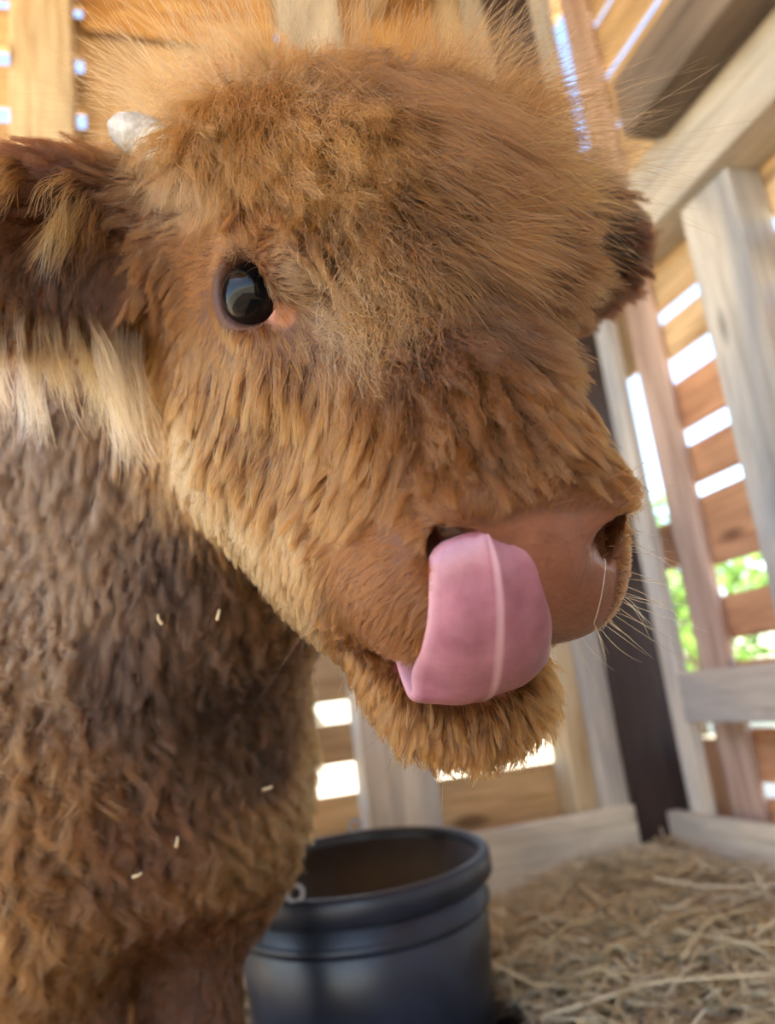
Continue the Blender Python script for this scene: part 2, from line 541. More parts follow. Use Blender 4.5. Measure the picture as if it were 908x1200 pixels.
def surface_nets(f, gx, gy, gz):
    s = f < 0
    nx, ny, nz = f.shape
    cnt = np.zeros((nx - 1, ny - 1, nz - 1), np.int8)
    for i in (0, 1):
        for j in (0, 1):
            for k in (0, 1):
                cnt += s[i:nx - 1 + i, j:ny - 1 + j, k:nz - 1 + k]
    act = (cnt > 0) & (cnt < 8)
    I, J, K = np.nonzero(act)
    idx = np.full(act.shape, -1, np.int32)
    idx[I, J, K] = np.arange(len(I))
    acc = np.zeros((len(I), 3)); n = np.zeros(len(I))
    corners = [(i, j, k) for i in (0, 1) for j in (0, 1) for k in (0, 1)]
    for a in corners:
        for ax in range(3):
            if a[ax]: continue
            b = list(a); b[ax] = 1
            ia = (I + a[0], J + a[1], K + a[2]); ib = (I + b[0], J + b[1], K + b[2])
            fa, fb = f[ia], f[ib]
            m = (fa < 0) != (fb < 0)
            t = np.where(m, fa / np.where(m, fa - fb, 1), 0)
            pa = np.stack([gx[ia[0]], gy[ia[1]], gz[ia[2]]], -1); pb = np.stack([gx[ib[0]], gy[ib[1]], gz[ib[2]]], -1)
            acc += np.where(m[:, None], pa + (pb - pa) * t[:, None], 0); n += m
    V = acc / n[:, None]
    quads = []
    for ax in range(3):
        a = [slice(None)] * 3; b = [slice(None)] * 3
        a[ax] = slice(0, -1); b[ax] = slice(1, None)
        o1, o2 = [q for q in range(3) if q != ax]
        for q in (o1, o2):
            a[q] = slice(1, -1); b[q] = slice(1, -1)
        sa, sb = s[tuple(a)], s[tuple(b)]
        E = np.argwhere(sa != sb)
        flip = sa[tuple(E.T)]
        base = E.copy(); base[:, o1] += 1; base[:, o2] += 1
        def cell(d1, d2):
            c = base.copy(); c[:, o1] += d1 - 1; c[:, o2] += d2 - 1
            return idx[c[:, 0], c[:, 1], c[:, 2]]
        Q = np.stack([cell(0, 0), cell(1, 0), cell(1, 1), cell(0, 1)], -1)
        if ax == 1: flip = ~flip
        Q[~flip] = Q[~flip][:, ::-1]
        quads.append(Q)
    return V, np.concatenate(quads)

BV, BQ = surface_nets(FIELD, GX, GY, GZ)
del FIELD
def relax(V, Q, it, lam=0.5):
    e = np.concatenate([Q[:, [0, 1]], Q[:, [1, 2]], Q[:, [2, 3]], Q[:, [3, 0]]])
    for _ in range(it):
        for L in (lam, -lam * 0.95):
            acc = np.zeros_like(V); n = np.bincount(e.ravel(), minlength=len(V)).astype(float)
            for c in range(3):
                acc[:, c] = np.bincount(e[:, 0], V[e[:, 1], c], len(V)) + np.bincount(e[:, 1], V[e[:, 0], c], len(V))
            V = V + L * (acc / n[:, None] - V)
    return V
BV = relax(BV, BQ, 4)
def vnormals(V, Q):
    fn = np.cross(V[Q[:, 2]] - V[Q[:, 0]], V[Q[:, 3]] - V[Q[:, 1]])
    N = np.zeros_like(V)
    for c in range(4):
        for d in range(3):
            N[:, d] += np.bincount(Q[:, c], fn[:, d], len(V))
    return N / np.maximum(np.linalg.norm(N, axis=1), 1e-12)[:, None], np.linalg.norm(fn, axis=1) * 0.5
BN, QA = vnormals(BV, BQ)

# ------------------------------------------------------------------ calf root, hide
calf = empty('calf', (-0.315, 0.87, 0))
tag(calf, 'shaggy red-brown calf licking its nose with a pink tongue', 'calf')
CALF_INV = Matrix.Translation(-Vector(calf.location))
def to_calf(o, parent=None):
    o.parent = parent or calf
    o.matrix_parent_inverse = CALF_INV if parent is None else Matrix.Identity(4)
    return o

def sstep(a, b, x):
    t = np.clip((x - a) / (b - a), 0, 1)
    return t * t * (3 - 2 * t)

def lin(c): return np.array(srgb(*c)[:3])

def masks(P):
    """bare-skin masks from head coordinates"""
    h = w2h(P)
    x, y, z = h[:, 0], h[:, 1], h[:, 2]
    ax = np.abs(x)
    pad = sstep(0.128, 0.140, y) * sstep(0.040, 0.036, ax + 0.12 * (z + 0.02)) * sstep(-0.080, -0.076, z) * sstep(0.014, 0.009, z + 0.10 * ax)
    nos = np.zeros(len(h))
    for s in (-1, 1):
        d = np.linalg.norm((h - (s * 0.0335, 0.156, -0.003)) / (0.008, 0.013, 0.009), axis=1)
        nos = np.maximum(nos, sstep(1.25, 0.95, d))
    mouth = np.linalg.norm((h - (-0.006, 0.134, -0.084)) / (0.047, 0.050, 0.0095), axis=1)
    mouth = sstep(1.10, 0.98, mouth)
    eye = np.zeros(len(h)); rim = np.zeros(len(h))
    for s in (-1, 1):
        d = np.linalg.norm((h - EYE * (s, 1, 1)) / (0.0205, 0.0205, 0.0185), axis=1)
        eye = np.maximum(eye, sstep(1.10, 0.97, d))
        c = np.linalg.norm((h - (EYE * (s, 1, 1) + (s * -0.003, 0.027, 0.001))) / (0.009, 0.008, 0.005), axis=1)
        rim = np.maximum(rim, sstep(1.3, 0.8, c))
    return h, pad, nos, mouth, eye, rim

H_, PAD, NOS, MOU, EYM, RIM = masks(BV)
skin = np.tile(lin((82, 48, 26)), (len(BV), 1))
def blend(m_, c):
    global skin
    skin = skin * (1 - m_[:, None]) + lin(c) * m_[:, None]
lip = sstep(0.10, 0.13, H_[:, 1]) * sstep(-0.13, -0.11, H_[:, 2])
blend(lip * 0.85, (94, 54, 28))
blend(np.maximum(PAD, 0), (128, 82, 62))
blend(NOS, (84, 46, 38))
blend(MOU, (150, 84, 84))
blend(EYM * 0.9, (70, 40, 26))
blend(RIM * 0.7, (184, 130, 106))
eari = sstep(0.10, 0.13, np.abs(H_[:, 0])) * sstep(-0.02, -0.06, H_[:, 1]) * (np.linalg.norm(H_, axis=1) < 0.26)
blend(eari * 0.8, (92, 56, 44))
blend(sstep(0.075, 0.055, BV[:, 2]), (60, 50, 44))
wet = np.clip(PAD + NOS + MOU + 0.15 * EYM, 0, 1)
bme = bpy.data.meshes.new('body')
bme.from_pydata(BV.tolist(), [], BQ.tolist())
smooth(bme)
ca = bme.attributes.new('skin', 'FLOAT_COLOR', 'POINT')
ca.data.foreach_set('color', np.concatenate([skin, np.ones((len(skin), 1))], 1).astype(np.float32).ravel())
wa = bme.attributes.new('wet', 'FLOAT', 'POINT')
wa.data.foreach_set('value', wet.astype(np.float32))
body = to_calf(link('body', bme))
def hide_mat():
    m, nt, b = new_mat('hide')
    g = G(nt)
    a = g.n('ShaderNodeAttribute', attribute_name='skin')
    w = g.n('ShaderNodeAttribute', attribute_name='wet')
    tc = g.n('ShaderNodeTexCoord')
    n1 = g.noise(tc.outputs['Object'], 90.0, 4, 0.6)
    vo = g.n('ShaderNodeTexVoronoi'); vo.inputs['Scale'].default_value = 330.0
    g.l(tc.outputs['Object'], vo.inputs['Vector'])
    c = g.mix(0.55, a.outputs['Color'], g.ramp(n1, [(0.3, (0.70, 0.66, 0.64, 1)), (0.7, (1.15, 1.12, 1.1, 1))]), 'MULTIPLY')
    g.l(c, b.inputs['Base Color'])
    mr = g.n('ShaderNodeMapRange'); mr.inputs[3].default_value = 0.75; mr.inputs[4].default_value = 0.28
    g.l(w.outputs['Fac'], mr.inputs[0]); g.l(mr.outputs[0], b.inputs['Roughness'])
    g.bump(vo.outputs['Distance'], b, 0.35, 0.0008)
    b.inputs['Subsurface Weight'].default_value = 0.05
    b.inputs['Subsurface Radius'].default_value = (0.008, 0.003, 0.002)
    b.inputs['Subsurface Scale'].default_value = 0.5
    return m
bme.materials.append(hide_mat())

# ------------------------------------------------------------------ eyes
def eye_mat():
    m, nt, b = new_mat('eyeball')
    g = G(nt)
    tc = g.n('ShaderNodeTexCoord')
    sp = g.n('ShaderNodeSeparateXYZ'); g.l(tc.outputs['Object'], sp.inputs[0])
    mr = g.n('ShaderNodeMath', operation='DIVIDE'); g.l(sp.outputs['Z'], mr.inputs[0]); mr.inputs[1].default_value = 0.0195
    c = g.ramp(mr.outputs[0], [(0.16, srgb(214, 200, 196)), (0.24, srgb(60, 40, 30)), (0.36, srgb(34, 22, 16)), (0.78, srgb(16, 12, 12)), (0.86, srgb(5, 6, 9))])
    g.l(c, b.inputs['Base Color'])
    b.inputs['Roughness'].default_value = 0.02
    b.inputs['IOR'].default_value = 1.376
    b.inputs['Specular IOR Level'].default_value = 0.28
    return m
EYEM = eye_mat()
def uv_sphere(name, r, seg=40, rings=24, zs=1.0):
    bm = bmesh.new()
    bmesh.ops.create_uvsphere(bm, u_segments=seg, v_segments=rings, radius=r)
    for v in bm.verts:
        if v.co.z > r * 0.55: v.co *= 1.0 + 0.05 * ((v.co.z / r - 0.55) / 0.45)
    me = bpy.data.meshes.new(name); bm.to_mesh(me); bm.free(); smooth(me)
    return me
eme = uv_sphere('eye', 0.0195)
eme.materials.append(EYEM)
for s in (-1, 1):
    o = to_calf(link('eye', eme))
    e = EYE * (s, 1, 1)
    d = hdir((s * 0.60, 0.66, 0.46))
    o.location = h2w(e + np.array((s * -0.0005, 0.0, 0.0)))
    o.rotation_euler = Vector(d).to_track_quat('Z', 'Y').to_euler()
    o['label'] = 'dark glossy eye'

# ------------------------------------------------------------------ tubes / lofts
def tube(path, radii, seg=10, squash=1.0, up=None):
    """closed tube round a path -> verts, faces"""
    path = np.asarray(path, float); n = len(path)
    T = np.gradient(path, axis=0); T /= np.linalg.norm(T, axis=1)[:, None]
    ref = np.array([0.123, 0.37, 0.92]) if up is None else np.asarray(up, float)
    V = []
    for i in range(n):
        a = np.cross(T[i], ref); a /= np.linalg.norm(a) + 1e-9
        b_ = np.cross(a, T[i])
        for j in range(seg):
            t = 2 * math.pi * j / seg
            V.append(path[i] + radii[i] * (a * math.cos(t) + b_ * math.sin(t) * squash))
    F = [(i * seg + j, i * seg + (j + 1) % seg, (i + 1) * seg + (j + 1) % seg, (i + 1) * seg + j) for i in range(n - 1) for j in range(seg)]
    F += [tuple(range(seg))[::-1], tuple(range((n - 1) * seg, n * seg))]
    return V, F

def mesh_from(name, V, F, sm=True):
    me = bpy.data.meshes.new(name)
    me.from_pydata([tuple(v) for v in V], [], F)
    me.validate()
    if sm: smooth(me)
    return me

# ------------------------------------------------------------------ horn buds
def horn_mat():
    m, nt, b = new_mat('horn')
    g = G(nt); tc = g.n('ShaderNodeTexCoord')
    n = g.noise(tc.outputs['Object'], 120, 5, 0.65)
    g.l(g.ramp(n, [(0.3, srgb(120, 108, 96)), (0.6, srgb(190, 182, 170)), (0.8, srgb(222, 216, 206))]), b.inputs['Base Color'])
    b.inputs['Roughness'].default_value = 0.6
    g.bump(n, b, 0.6, 0.001)
    return m
HORN = horn_mat()
for s in (-1, 1):
    pts = np.array([h2w((s * a, b_, c)) for a, b_, c in ((0.066, -0.082, 0.066), (0.092, -0.092, 0.076), (0.108, -0.098, 0.082), (0.120, -0.103, 0.086), (0.128, -0.106, 0.088), (0.131, -0.107, 0.089))])
    V, F = tube(pts, [0.016, 0.0155, 0.0145, 0.0125, 0.008, 0.002], 16)
    o = to_calf(link('horn', mesh_from('horn', V, F), None, HORN))
    o['label'] = 'short pale grey horn bud'

# ------------------------------------------------------------------ tongue curled up over the lip to the nostril
def tongue_mat():
    m, nt, b = new_mat('tongue')
    g = G(nt); tc = g.n('ShaderNodeTexCoord')
    a = g.n('ShaderNodeAttribute', attribute_name='side')
    n = g.noise(tc.outputs['Object'], 45, 4, 0.6)
    n2 = g.noise(tc.outputs['Object'], 420, 3, 0.6)
    c = g.ramp(n, [(0.3, srgb(138, 84, 98)), (0.7, srgb(172, 116, 130))])
    ridge = g.ramp(a.outputs['Fac'], [(0.0, (0.8, 0.8, 0.8, 1)), (0.035, (0.6, 0.6, 0.6, 1)), (0.09, (0, 0, 0, 1)), (0.88, (0, 0, 0, 1)), (1.0, (0.3, 0.3, 0.3, 1))])
    c = g.mix(ridge, c, srgb(206, 166, 174))
    g.l(c, b.inputs['Base Color'])
    b.inputs['Roughness'].default_value = 0.33
    b.inputs['Subsurface Weight'].default_value = 0.25
    b.inputs['Subsurface Radius'].default_value = (0.010, 0.003, 0.003)
    b.inputs['Subsurface Scale'].default_value = 0.5
    g.bump(n2, b, 0.25, 0.0006)
    return m
TP = np.array([(-0.004, 0.085, -0.084), (-0.009, 0.120, -0.084), (-0.010, 0.148, -0.083), (-0.010, 0.164, -0.079), (-0.011, 0.1745, -0.067),
               (-0.015, 0.1790, -0.053), (-0.019, 0.1795, -0.036), (-0.0220, 0.1780, -0.020), (-0.0245, 0.1735, -0.005), (-0.0260, 0.164, 0.004)])
TW = np.array([0.018, 0.022, 0.0265, 0.0300, 0.0305, 0.0285, 0.0262, 0.0236, 0.0208, 0.0150])
TT = np.array([0.0060, 0.0060, 0.0060, 0.0056, 0.0052, 0.0048, 0.0044, 0.0040, 0.0036, 0.0028])
def loft_tongue():
    n = 46; m_ = 40
    u = np.linspace(0, len(TP) - 1, n)
    it = lambda A: np.stack([np.interp(u, np.arange(len(TP)), A[:, i]) for i in range(A.shape[1])], -1)
    ker = np.array([1, 4, 6, 4, 1]) / 16
    sm_ = lambda a: np.convolve(np.pad(a, 2, 'edge'), ker, 'valid')
    P = it(TP); W = np.interp(u, np.arange(len(TW)), TW); Tk = np.interp(u, np.arange(len(TT)), TT)
    for _ in range(3):
        P[1:-1] = np.stack([sm_(P[:, i]) for i in range(3)], -1)[1:-1]; W = sm_(W)
    W[-4:] *= [0.93, 0.82, 0.62, 0.25]
    T = np.gradient(P, axis=0); T /= np.linalg.norm(T, axis=1)[:, None]
    side = np.array([0.985, 0.0, 0.10])
    from mathutils.bvhtree import BVHTree
    hv = w2h(BV); near = np.linalg.norm(hv - (0, 0.15, -0.04), axis=1) < 0.10
    qs = BQ[near[BQ].all(1)]
    bvh = BVHTree.FromPolygons([Vector(v) for v in hv], [tuple(int(a) for a in q) for q in qs])
    V = np.zeros((n, m_, 3)); SD = np.zeros((n, m_)); BK = np.zeros((n, m_)); OUT = np.zeros((n, 3))
    for i in range(n):
        nrm = np.cross(side, T[i]); nrm /= np.linalg.norm(nrm)                 # towards the throat / nose
        sv = np.cross(T[i], nrm)
        OUT[i] = out = -nrm
        for j in range(m_):
            t = 2 * math.pi * j / m_
            c, s_ = math.cos(t), math.sin(t)
            e = np.sign(s_) * abs(s_) ** 0.75
            bow = -0.10 * W[i] * (c * c)                                        # edges fall back against the lip
            mid = 0.0009 * math.exp(-(c / 0.055) ** 2) * max(s_, 0)             # mid rib
            wob = 0.0006 * math.sin(7.0 * c + i * 0.20) * max(s_, 0)
            pt = P[i] + sv * c * W[i]
            if u[i] > 3.6:                                                      # lie against the lip towards the edges
                hit = bvh.ray_cast(Vector((pt[0], 0.25, pt[2])), Vector((0, -1, 0)))
                hy = hit[0].y if hit[0] is not None else pt[1]
                BK[i, j] = (min(max(hy, pt[1] - 0.016) + 0.0035, pt[1]) - pt[1]) * sstep(3.6, 4.8, u[i]) * abs(c) ** 2.0
            V[i, j] = pt + out * (e * Tk[i] + bow + mid + wob)
            SD[i, j] = abs(c) if s_ > 0 else 1.0
    for _ in range(8):
        BK = (BK + np.roll(BK, 1, 1) + np.roll(BK, -1, 1)) / 3
        BK[1:-1] = (BK[:-2] + BK[1:-1] * 2 + BK[2:]) / 4
    V[:, :, 1] += BK
    V = h2w(V.reshape(-1, 3)); SD = SD.ravel()
    F = [(i * m_ + j, i * m_ + (j + 1) % m_, (i + 1) * m_ + (j + 1) % m_, (i + 1) * m_ + j) for i in range(n - 1) for j in range(m_)]
    F += [tuple(range(m_))[::-1], tuple(range((n - 1) * m_, n * m_))]
    me = mesh_from('tongue', V, F)
    at = me.attributes.new('side', 'FLOAT', 'POINT')
    at.data.foreach_set('value', np.array(SD, np.float32))
    bm = bmesh.new(); bm.from_mesh(me); bmesh.ops.recalc_face_normals(bm, faces=bm.faces[:]); bm.to_mesh(me); bm.free()
    return me
tg = to_calf(link('tongue', loft_tongue(), None, tongue_mat()))
tg['label'] = 'wet pink tongue curled up to the nostril'

# ------------------------------------------------------------------ fur
def fur_mat(name, rough=0.38, mult=0.43, root=0.24, coat=0.0):
    m = bpy.data.materials.new(name)
    m.use_nodes = True
    nt = m.node_tree; nt.nodes.clear()
    g = G(nt)
    out = g.n('ShaderNodeOutputMaterial')
    h = g.n('ShaderNodeBsdfHairPrincipled')
    h.model = 'CHIANG'
    h.parametrization = 'COLOR'
    a = g.n('ShaderNodeAttribute', attribute_name='tint')
    hi = g.n('ShaderNodeHairInfo')
    r = g.ramp(hi.outputs['Intercept'], [(0.0, (root * mult,) * 3 + (1,)), (0.55, (mult,) * 3 + (1,)), (1.0, (1.18 * mult, 1.16 * mult, 1.12 * mult, 1))])  # roots darkened to paint in the shade between locks
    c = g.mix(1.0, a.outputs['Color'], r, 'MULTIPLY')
    g.l(c, h.inputs['Color'])
    h.inputs['Roughness'].default_value = rough
    h.inputs['Radial Roughness'].default_value = 0.45
    h.inputs['Coat'].default_value = coat
    h.inputs['Random Roughness'].default_value = 0.2
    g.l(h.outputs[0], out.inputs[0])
    return m
FUR = fur_mat('fur')
COAT_WARMTH = np.array([1.06, 0.98, 0.70])            # the whole coat is a warm red-brown

CTRL = np.array([  # head tints on the calf's left are darkened as its shaded side
    (-0.088, 0.4, 0.851, -0.26, 0.8, 0.54, 0.55, 0.06, 182.0, 120.0, 68.0, 0.5),
    (-0.057, 0.396, 0.863, -0.18, 0.74, 0.64, 0.55, 0.046, 182.0, 120.0, 68.0, 0.5),
    (-0.016, 0.385, 0.847, -0.02, 0.56, 0.83, 0.55, 0.044, 182.0, 120.0, 68.0, 0.5),
    (0.024, 0.399, 0.853, 0.19, 0.68, 0.71, 0.5, 0.045, 84.0, 51.0, 26.0, 0.5),
    (0.074, 0.434, 0.861, 0.35, 0.79, 0.5, 0.45, 0.065, 84.0, 51.0, 26.0, 0.4),
    (0.101, 0.443, 0.845, 0.35, 0.81, 0.47, 0.4, 0.06, 84.0, 51.0, 26.0, 0.4),
    (0.151, 0.529, 0.865, 0.4, -0.72, -0.57, 0.3, 0.06, 84.0, 51.0, 26.0, 0.4),
    (-0.082, 0.385, 0.833, 0.15, -0.39, -0.91, 0.4, 0.055, 182.0, 120.0, 68.0, 0.5),
    (-0.047, 0.369, 0.801, 0.18, -0.14, -0.97, 0.38, 0.06, 182.0, 120.0, 68.0, 0.5),
    (-0.02, 0.36, 0.776, 0.22, -0.26, -0.94, 0.36, 0.065, 182.0, 120.0, 68.0, 0.6),
    (0.004, 0.356, 0.745, 0.06, -0.02, -1.0, 0.36, 0.055, 124.0, 78.0, 38.0, 1.2),
    (0.008, 0.359, 0.706, 0.07, 0.03, -1.0, 0.32, 0.045, 124.0, 78.0, 38.0, 1.2),
    (0.021, 0.349, 0.667, 0.14, -0.38, -0.92, 0.28, 0.045, 84.0, 51.0, 26.0, 1.1),
    (-0.002, 0.364, 0.799, 0.15, -0.3, -0.94, 0.45, 0.07, 182.0, 120.0, 68.0, 0.9),
    (0.048, 0.378, 0.803, 0.62, -0.02, -0.78, 0.35, 0.075, 84.0, 51.0, 26.0, 0.4),
    (0.094, 0.424, 0.822, 0.69, 0.72, 0.01, 0.3, 0.07, 84.0, 51.0, 26.0, 0.4),
    (0.065, 0.376, 0.755, 0.79, 0.53, -0.3, 0.28, 0.065, 84.0, 51.0, 26.0, 0.4),
    (0.105, 0.411, 0.769, 0.69, 0.71, 0.1, 0.25, 0.055, 84.0, 51.0, 26.0, 0.4),
    (0.05, 0.366, 0.72, 0.9, 0.43, 0.09, 0.3, 0.055, 84.0, 51.0, 26.0, 0.5),
    (0.084, 0.392, 0.716, 0.73, 0.67, 0.14, 0.25, 0.05, 84.0, 51.0, 26.0, 0.5),
    (0.053, 0.359, 0.682, 0.86, 0.14, -0.49, 0.25, 0.05, 84.0, 51.0, 26.0, 0.5),
    (0.101, 0.43, 0.696, 0.54, 0.84, 0.01, 0.2, 0.04, 84.0, 51.0, 26.0, 0.4),
    (0.033, 0.335, 0.637, 0.08, -0.39, -0.92, 0.18, 0.05, 120.0, 74.0, 35.0, 0.4),
    (0.064, 0.337, 0.634, 0.18, -0.44, -0.88, 0.16, 0.045, 120.0, 74.0, 35.0, 0.4),
    (0.079, 0.341, 0.625, 0.33, -0.27, -0.9, 0.14, 0.035, 120.0, 74.0, 35.0, 0.4),
    (0.021, 0.327, 0.607, -0.09, -0.33, -0.94, 0.14, 0.036, 120.0, 74.0, 35.0, 0.3),
    (0.049, 0.322, 0.602, 0.1, -0.18, -0.98, 0.14, 0.036, 120.0, 74.0, 35.0, 0.3),
    (0.084, 0.334, 0.595, 0.53, 0.23, -0.82, 0.12, 0.028, 120.0, 74.0, 35.0, 0.3),
    (-0.003, 0.341, 0.601, -0.52, 0.27, -0.81, 0.14, 0.036, 150.0, 92.0, 42.0, 0.3),
    (-0.021, 0.359, 0.594, -0.59, 0.72, -0.37, 0.12, 0.03, 150.0, 92.0, 42.0, 0.3),
    (-0.095, 0.396, 0.797, -0.69, 0.61, 0.38, 0.2, 0.026, 168.0, 128.0, 100.0, 0.4),
    (-0.053, 0.361, 0.767, 0.18, -0.44, -0.88, 0.16, 0.03, 150.0, 92.0, 42.0, 0.3),
    (-0.026, 0.345, 0.732, 0.29, -0.15, -0.95, 0.16, 0.03, 150.0, 92.0, 42.0, 0.3),
    (-0.071, 0.374, 0.747, -0.44, 0.71, 0.56, 0.1, 0.012, 150.0, 92.0, 42.0, 0.2),
    (-0.05, 0.353, 0.726, 0.64, -0.74, -0.2, 0.08, 0.01, 150.0, 92.0, 42.0, 0.2),
    (-0.039, 0.356, 0.711, 0.81, -0.5, -0.3, 0.14, 0.016, 168.0, 128.0, 100.0, 0.3),
    (-0.015, 0.363, 0.698, 0.73, 0.11, -0.67, 0.2, 0.028, 168.0, 128.0, 100.0, 0.4),
    (-0.09, 0.405, 0.747, -0.64, 0.7, 0.32, 0.08, 0.01, 150.0, 92.0, 42.0, 0.1),
    (-0.093, 0.403, 0.768, -0.64, 0.64, 0.43, 0.12, 0.014, 150.0, 92.0, 42.0, 0.2),
    (-0.067, 0.385, 0.699, -0.17, 0.5, -0.85, 0.08, 0.01, 150.0, 92.0, 42.0, 0.1),
    (-0.085, 0.405, 0.716, -0.46, 0.8, -0.39, 0.08, 0.009, 150.0, 92.0, 42.0, 0.1),
    (-0.047, 0.374, 0.703, 0.23, -0.15, -0.96, 0.08, 0.008, 150.0, 92.0, 42.0, 0.1),
    (-0.113, 0.425, 0.762, -0.58, 0.72, -0.38, 0.16, 0.022, 120.0, 74.0, 35.0, 0.3),
    (-0.133, 0.462, 0.743, -0.36, 0.82, -0.45, 0.18, 0.03, 150.0, 92.0, 42.0, 0.3),
    (-0.097, 0.421, 0.702, -0.16, 0.17, -0.97, 0.16, 0.033, 150.0, 92.0, 42.0, 0.3),
    (-0.064, 0.385, 0.681, -0.25, 0.4, -0.88, 0.16, 0.035, 150.0, 92.0, 42.0, 0.3),
    (-0.037, 0.376, 0.669, -0.23, 0.32, -0.92, 0.16, 0.04, 150.0, 92.0, 42.0, 0.3),
    (-0.011, 0.36, 0.654, -0.1, -0.09, -0.99, 0.18, 0.045, 150.0, 92.0, 42.0, 0.3),
    (-0.001, 0.346, 0.625, -0.2, -0.11, -0.97, 0.18, 0.042, 150.0, 92.0, 42.0, 0.3),
    (-0.092, 0.417, 0.653, -0.36, 0.47, -0.81, 0.14, 0.03, 150.0, 92.0, 42.0, 0.3),
    (-0.057, 0.4, 0.632, -0.49, 0.42, -0.76, 0.14, 0.033, 150.0, 92.0, 42.0, 0.3),
    (-0.024, 0.368, 0.618, -0.56, 0.54, -0.63, 0.14, 0.033, 150.0, 92.0, 42.0, 0.3),
    (-0.11, 0.439, 0.652, -0.32, 0.75, -0.57, 0.22, 0.024, 210.0, 160.0, 120.0, 0.4),
    (-0.085, 0.436, 0.606, -0.14, 0.79, -0.59, 0.2, 0.02, 210.0, 160.0, 120.0, 0.3),
    (-0.052, 0.398, 0.585, -0.26, 0.52, -0.82, 0.1, 0.015, 184.0, 126.0, 82.0, 0.2),
    (-0.055, 0.425, 0.552, -0.01, 0.87, -0.49, 0.16, 0.015, 210.0, 160.0, 120.0, 0.3),
    (-0.021, 0.355, 0.572, -0.51, 0.76, -0.4, 0.08, 0.013, 134.0, 78.0, 38.0, 0.1),
    (-0.009, 0.342, 0.549, -0.57, 0.7, -0.42, 0.08, 0.011, 134.0, 78.0, 38.0, 0.1),
    (-0.029, 0.407, 0.536, -0.19, 0.95, -0.26, 0.2, 0.014, 150.0, 92.0, 42.0, 0.4),
    (-0.017, 0.422, 0.516, -0.32, 0.43, -0.84, 0.25, 0.016, 150.0, 92.0, 42.0, 0.5),
    (0.003, 0.414, 0.494, -0.23, 0.09, -0.97, 0.3, 0.021, 150.0, 92.0, 42.0, 0.6),
    (0.024, 0.413, 0.485, -0.13, 0.2, -0.97, 0.3, 0.021, 150.0, 92.0, 42.0, 0.6),
    (0.052, 0.421, 0.49, 0.18, 0.09, -0.98, 0.3, 0.021, 150.0, 92.0, 42.0, 0.6),
    (0.001, 0.332, 0.572, -0.78, 0.62, -0.09, 0.06, 0.009, 134.0, 78.0, 38.0, 0.1),
    (0.014, 0.328, 0.553, -0.87, -0.07, -0.48, 0.06, 0.008, 134.0, 78.0, 38.0, 0.1),
    (0.004, 0.338, 0.536, -0.52, 0.63, -0.58, 0.1, 0.01, 134.0, 78.0, 38.0, 0.1),
    (0.061, 0.322, 0.58, 0.45, 0.06, 0.89, 0.04, 0.006, 134.0, 78.0, 38.0, 0.1),
    (0.088, 0.334, 0.574, 0.79, 0.13, 0.6, 0.05, 0.007, 134.0, 78.0, 38.0, 0.1),
    (0.105, 0.37, 0.543, 0.57, 0.82, -0.03, 0.2, 0.006, 134.0, 78.0, 38.0, 0.1),
    (0.038, 0.314, 0.58, 0.07, 0.25, 0.97, 0.04, 0.006, 134.0, 78.0, 38.0, 0.1),
    (-0.152, 0.409, 0.809, -0.95, -0.17, 0.28, 0.3, 0.03, 66.0, 34.0, 20.0, 0.5),
    (-0.186, 0.395, 0.816, -0.82, -0.42, 0.39, 0.35, 0.03, 96.0, 52.0, 30.0, 0.5),
    (-0.193, 0.443, 0.79, -0.46, 0.5, -0.73, 0.2, 0.022, 66.0, 34.0, 20.0, 0.5),
    (-0.158, 0.45, 0.782, -0.32, 0.46, -0.83, 0.2, 0.018, 66.0, 34.0, 20.0, 0.5),
    (-0.217, 0.448, 0.771, -0.33, 0.21, -0.92, 0.3, 0.03, 120.0, 74.0, 35.0, 0.6),
    (0.192, 0.583, 0.842, 0.77, 0.64, -0.02, 0.25, 0.035, 66.0, 34.0, 20.0, 0.5),
    (0.176, 0.539, 0.846, 0.9, 0.24, 0.37, 0.35, 0.03, 66.0, 34.0, 20.0, 0.5),
    (0.201, 0.609, 0.825, 0.75, 0.54, -0.37, 0.25, 0.03, 66.0, 34.0, 20.0, 0.5),
    (-0.255, 0.579, 0.757, -0.24, 0.27, -0.93, 0.4, 0.045, 90.0, 64.0, 50.0, 0.9),  # greyish neck tints carry the sheen of the sky
    (-0.221, 0.576, 0.695, -0.36, 0.62, -0.69, 0.4, 0.045, 90.0, 64.0, 50.0, 0.9),
    (-0.291, 0.639, 0.677, -0.03, 0.49, -0.87, 0.4, 0.05, 90.0, 64.0, 50.0, 0.9),
    (-0.163, 0.568, 0.632, -0.14, 0.63, -0.77, 0.3, 0.04, 54.0, 31.0, 19.0, 0.8),  # shadow behind the jaw painted into the darkest neck and chest tints
    (-0.22, 0.63, 0.567, -0.13, 0.53, -0.84, 0.35, 0.045, 54.0, 31.0, 19.0, 0.9),
    (-0.305, 0.667, 0.58, 0.28, -0.2, -0.94, 0.4, 0.05, 112.0, 78.0, 54.0, 0.9),
    (-0.147, 0.663, 0.532, -0.16, 0.8, -0.57, 0.3, 0.035, 54.0, 31.0, 19.0, 0.7),
    (-0.303, 0.675, 0.482, 0.35, 0.18, -0.92, 0.5, 0.06, 128.0, 80.0, 40.0, 1.0),
    (-0.246, 0.691, 0.439, 0.22, 0.25, -0.94, 0.45, 0.05, 104.0, 60.0, 30.0, 0.9),
    (-0.141, 0.759, 0.471, 0.0, 0.72, -0.69, 0.4, 0.035, 54.0, 31.0, 19.0, 0.6),
    (-0.133, 0.84, 0.432, 0.08, 0.91, -0.4, 0.5, 0.035, 160.0, 112.0, 70.0, 0.5),  # rim light along the chest edge put into these paler tints
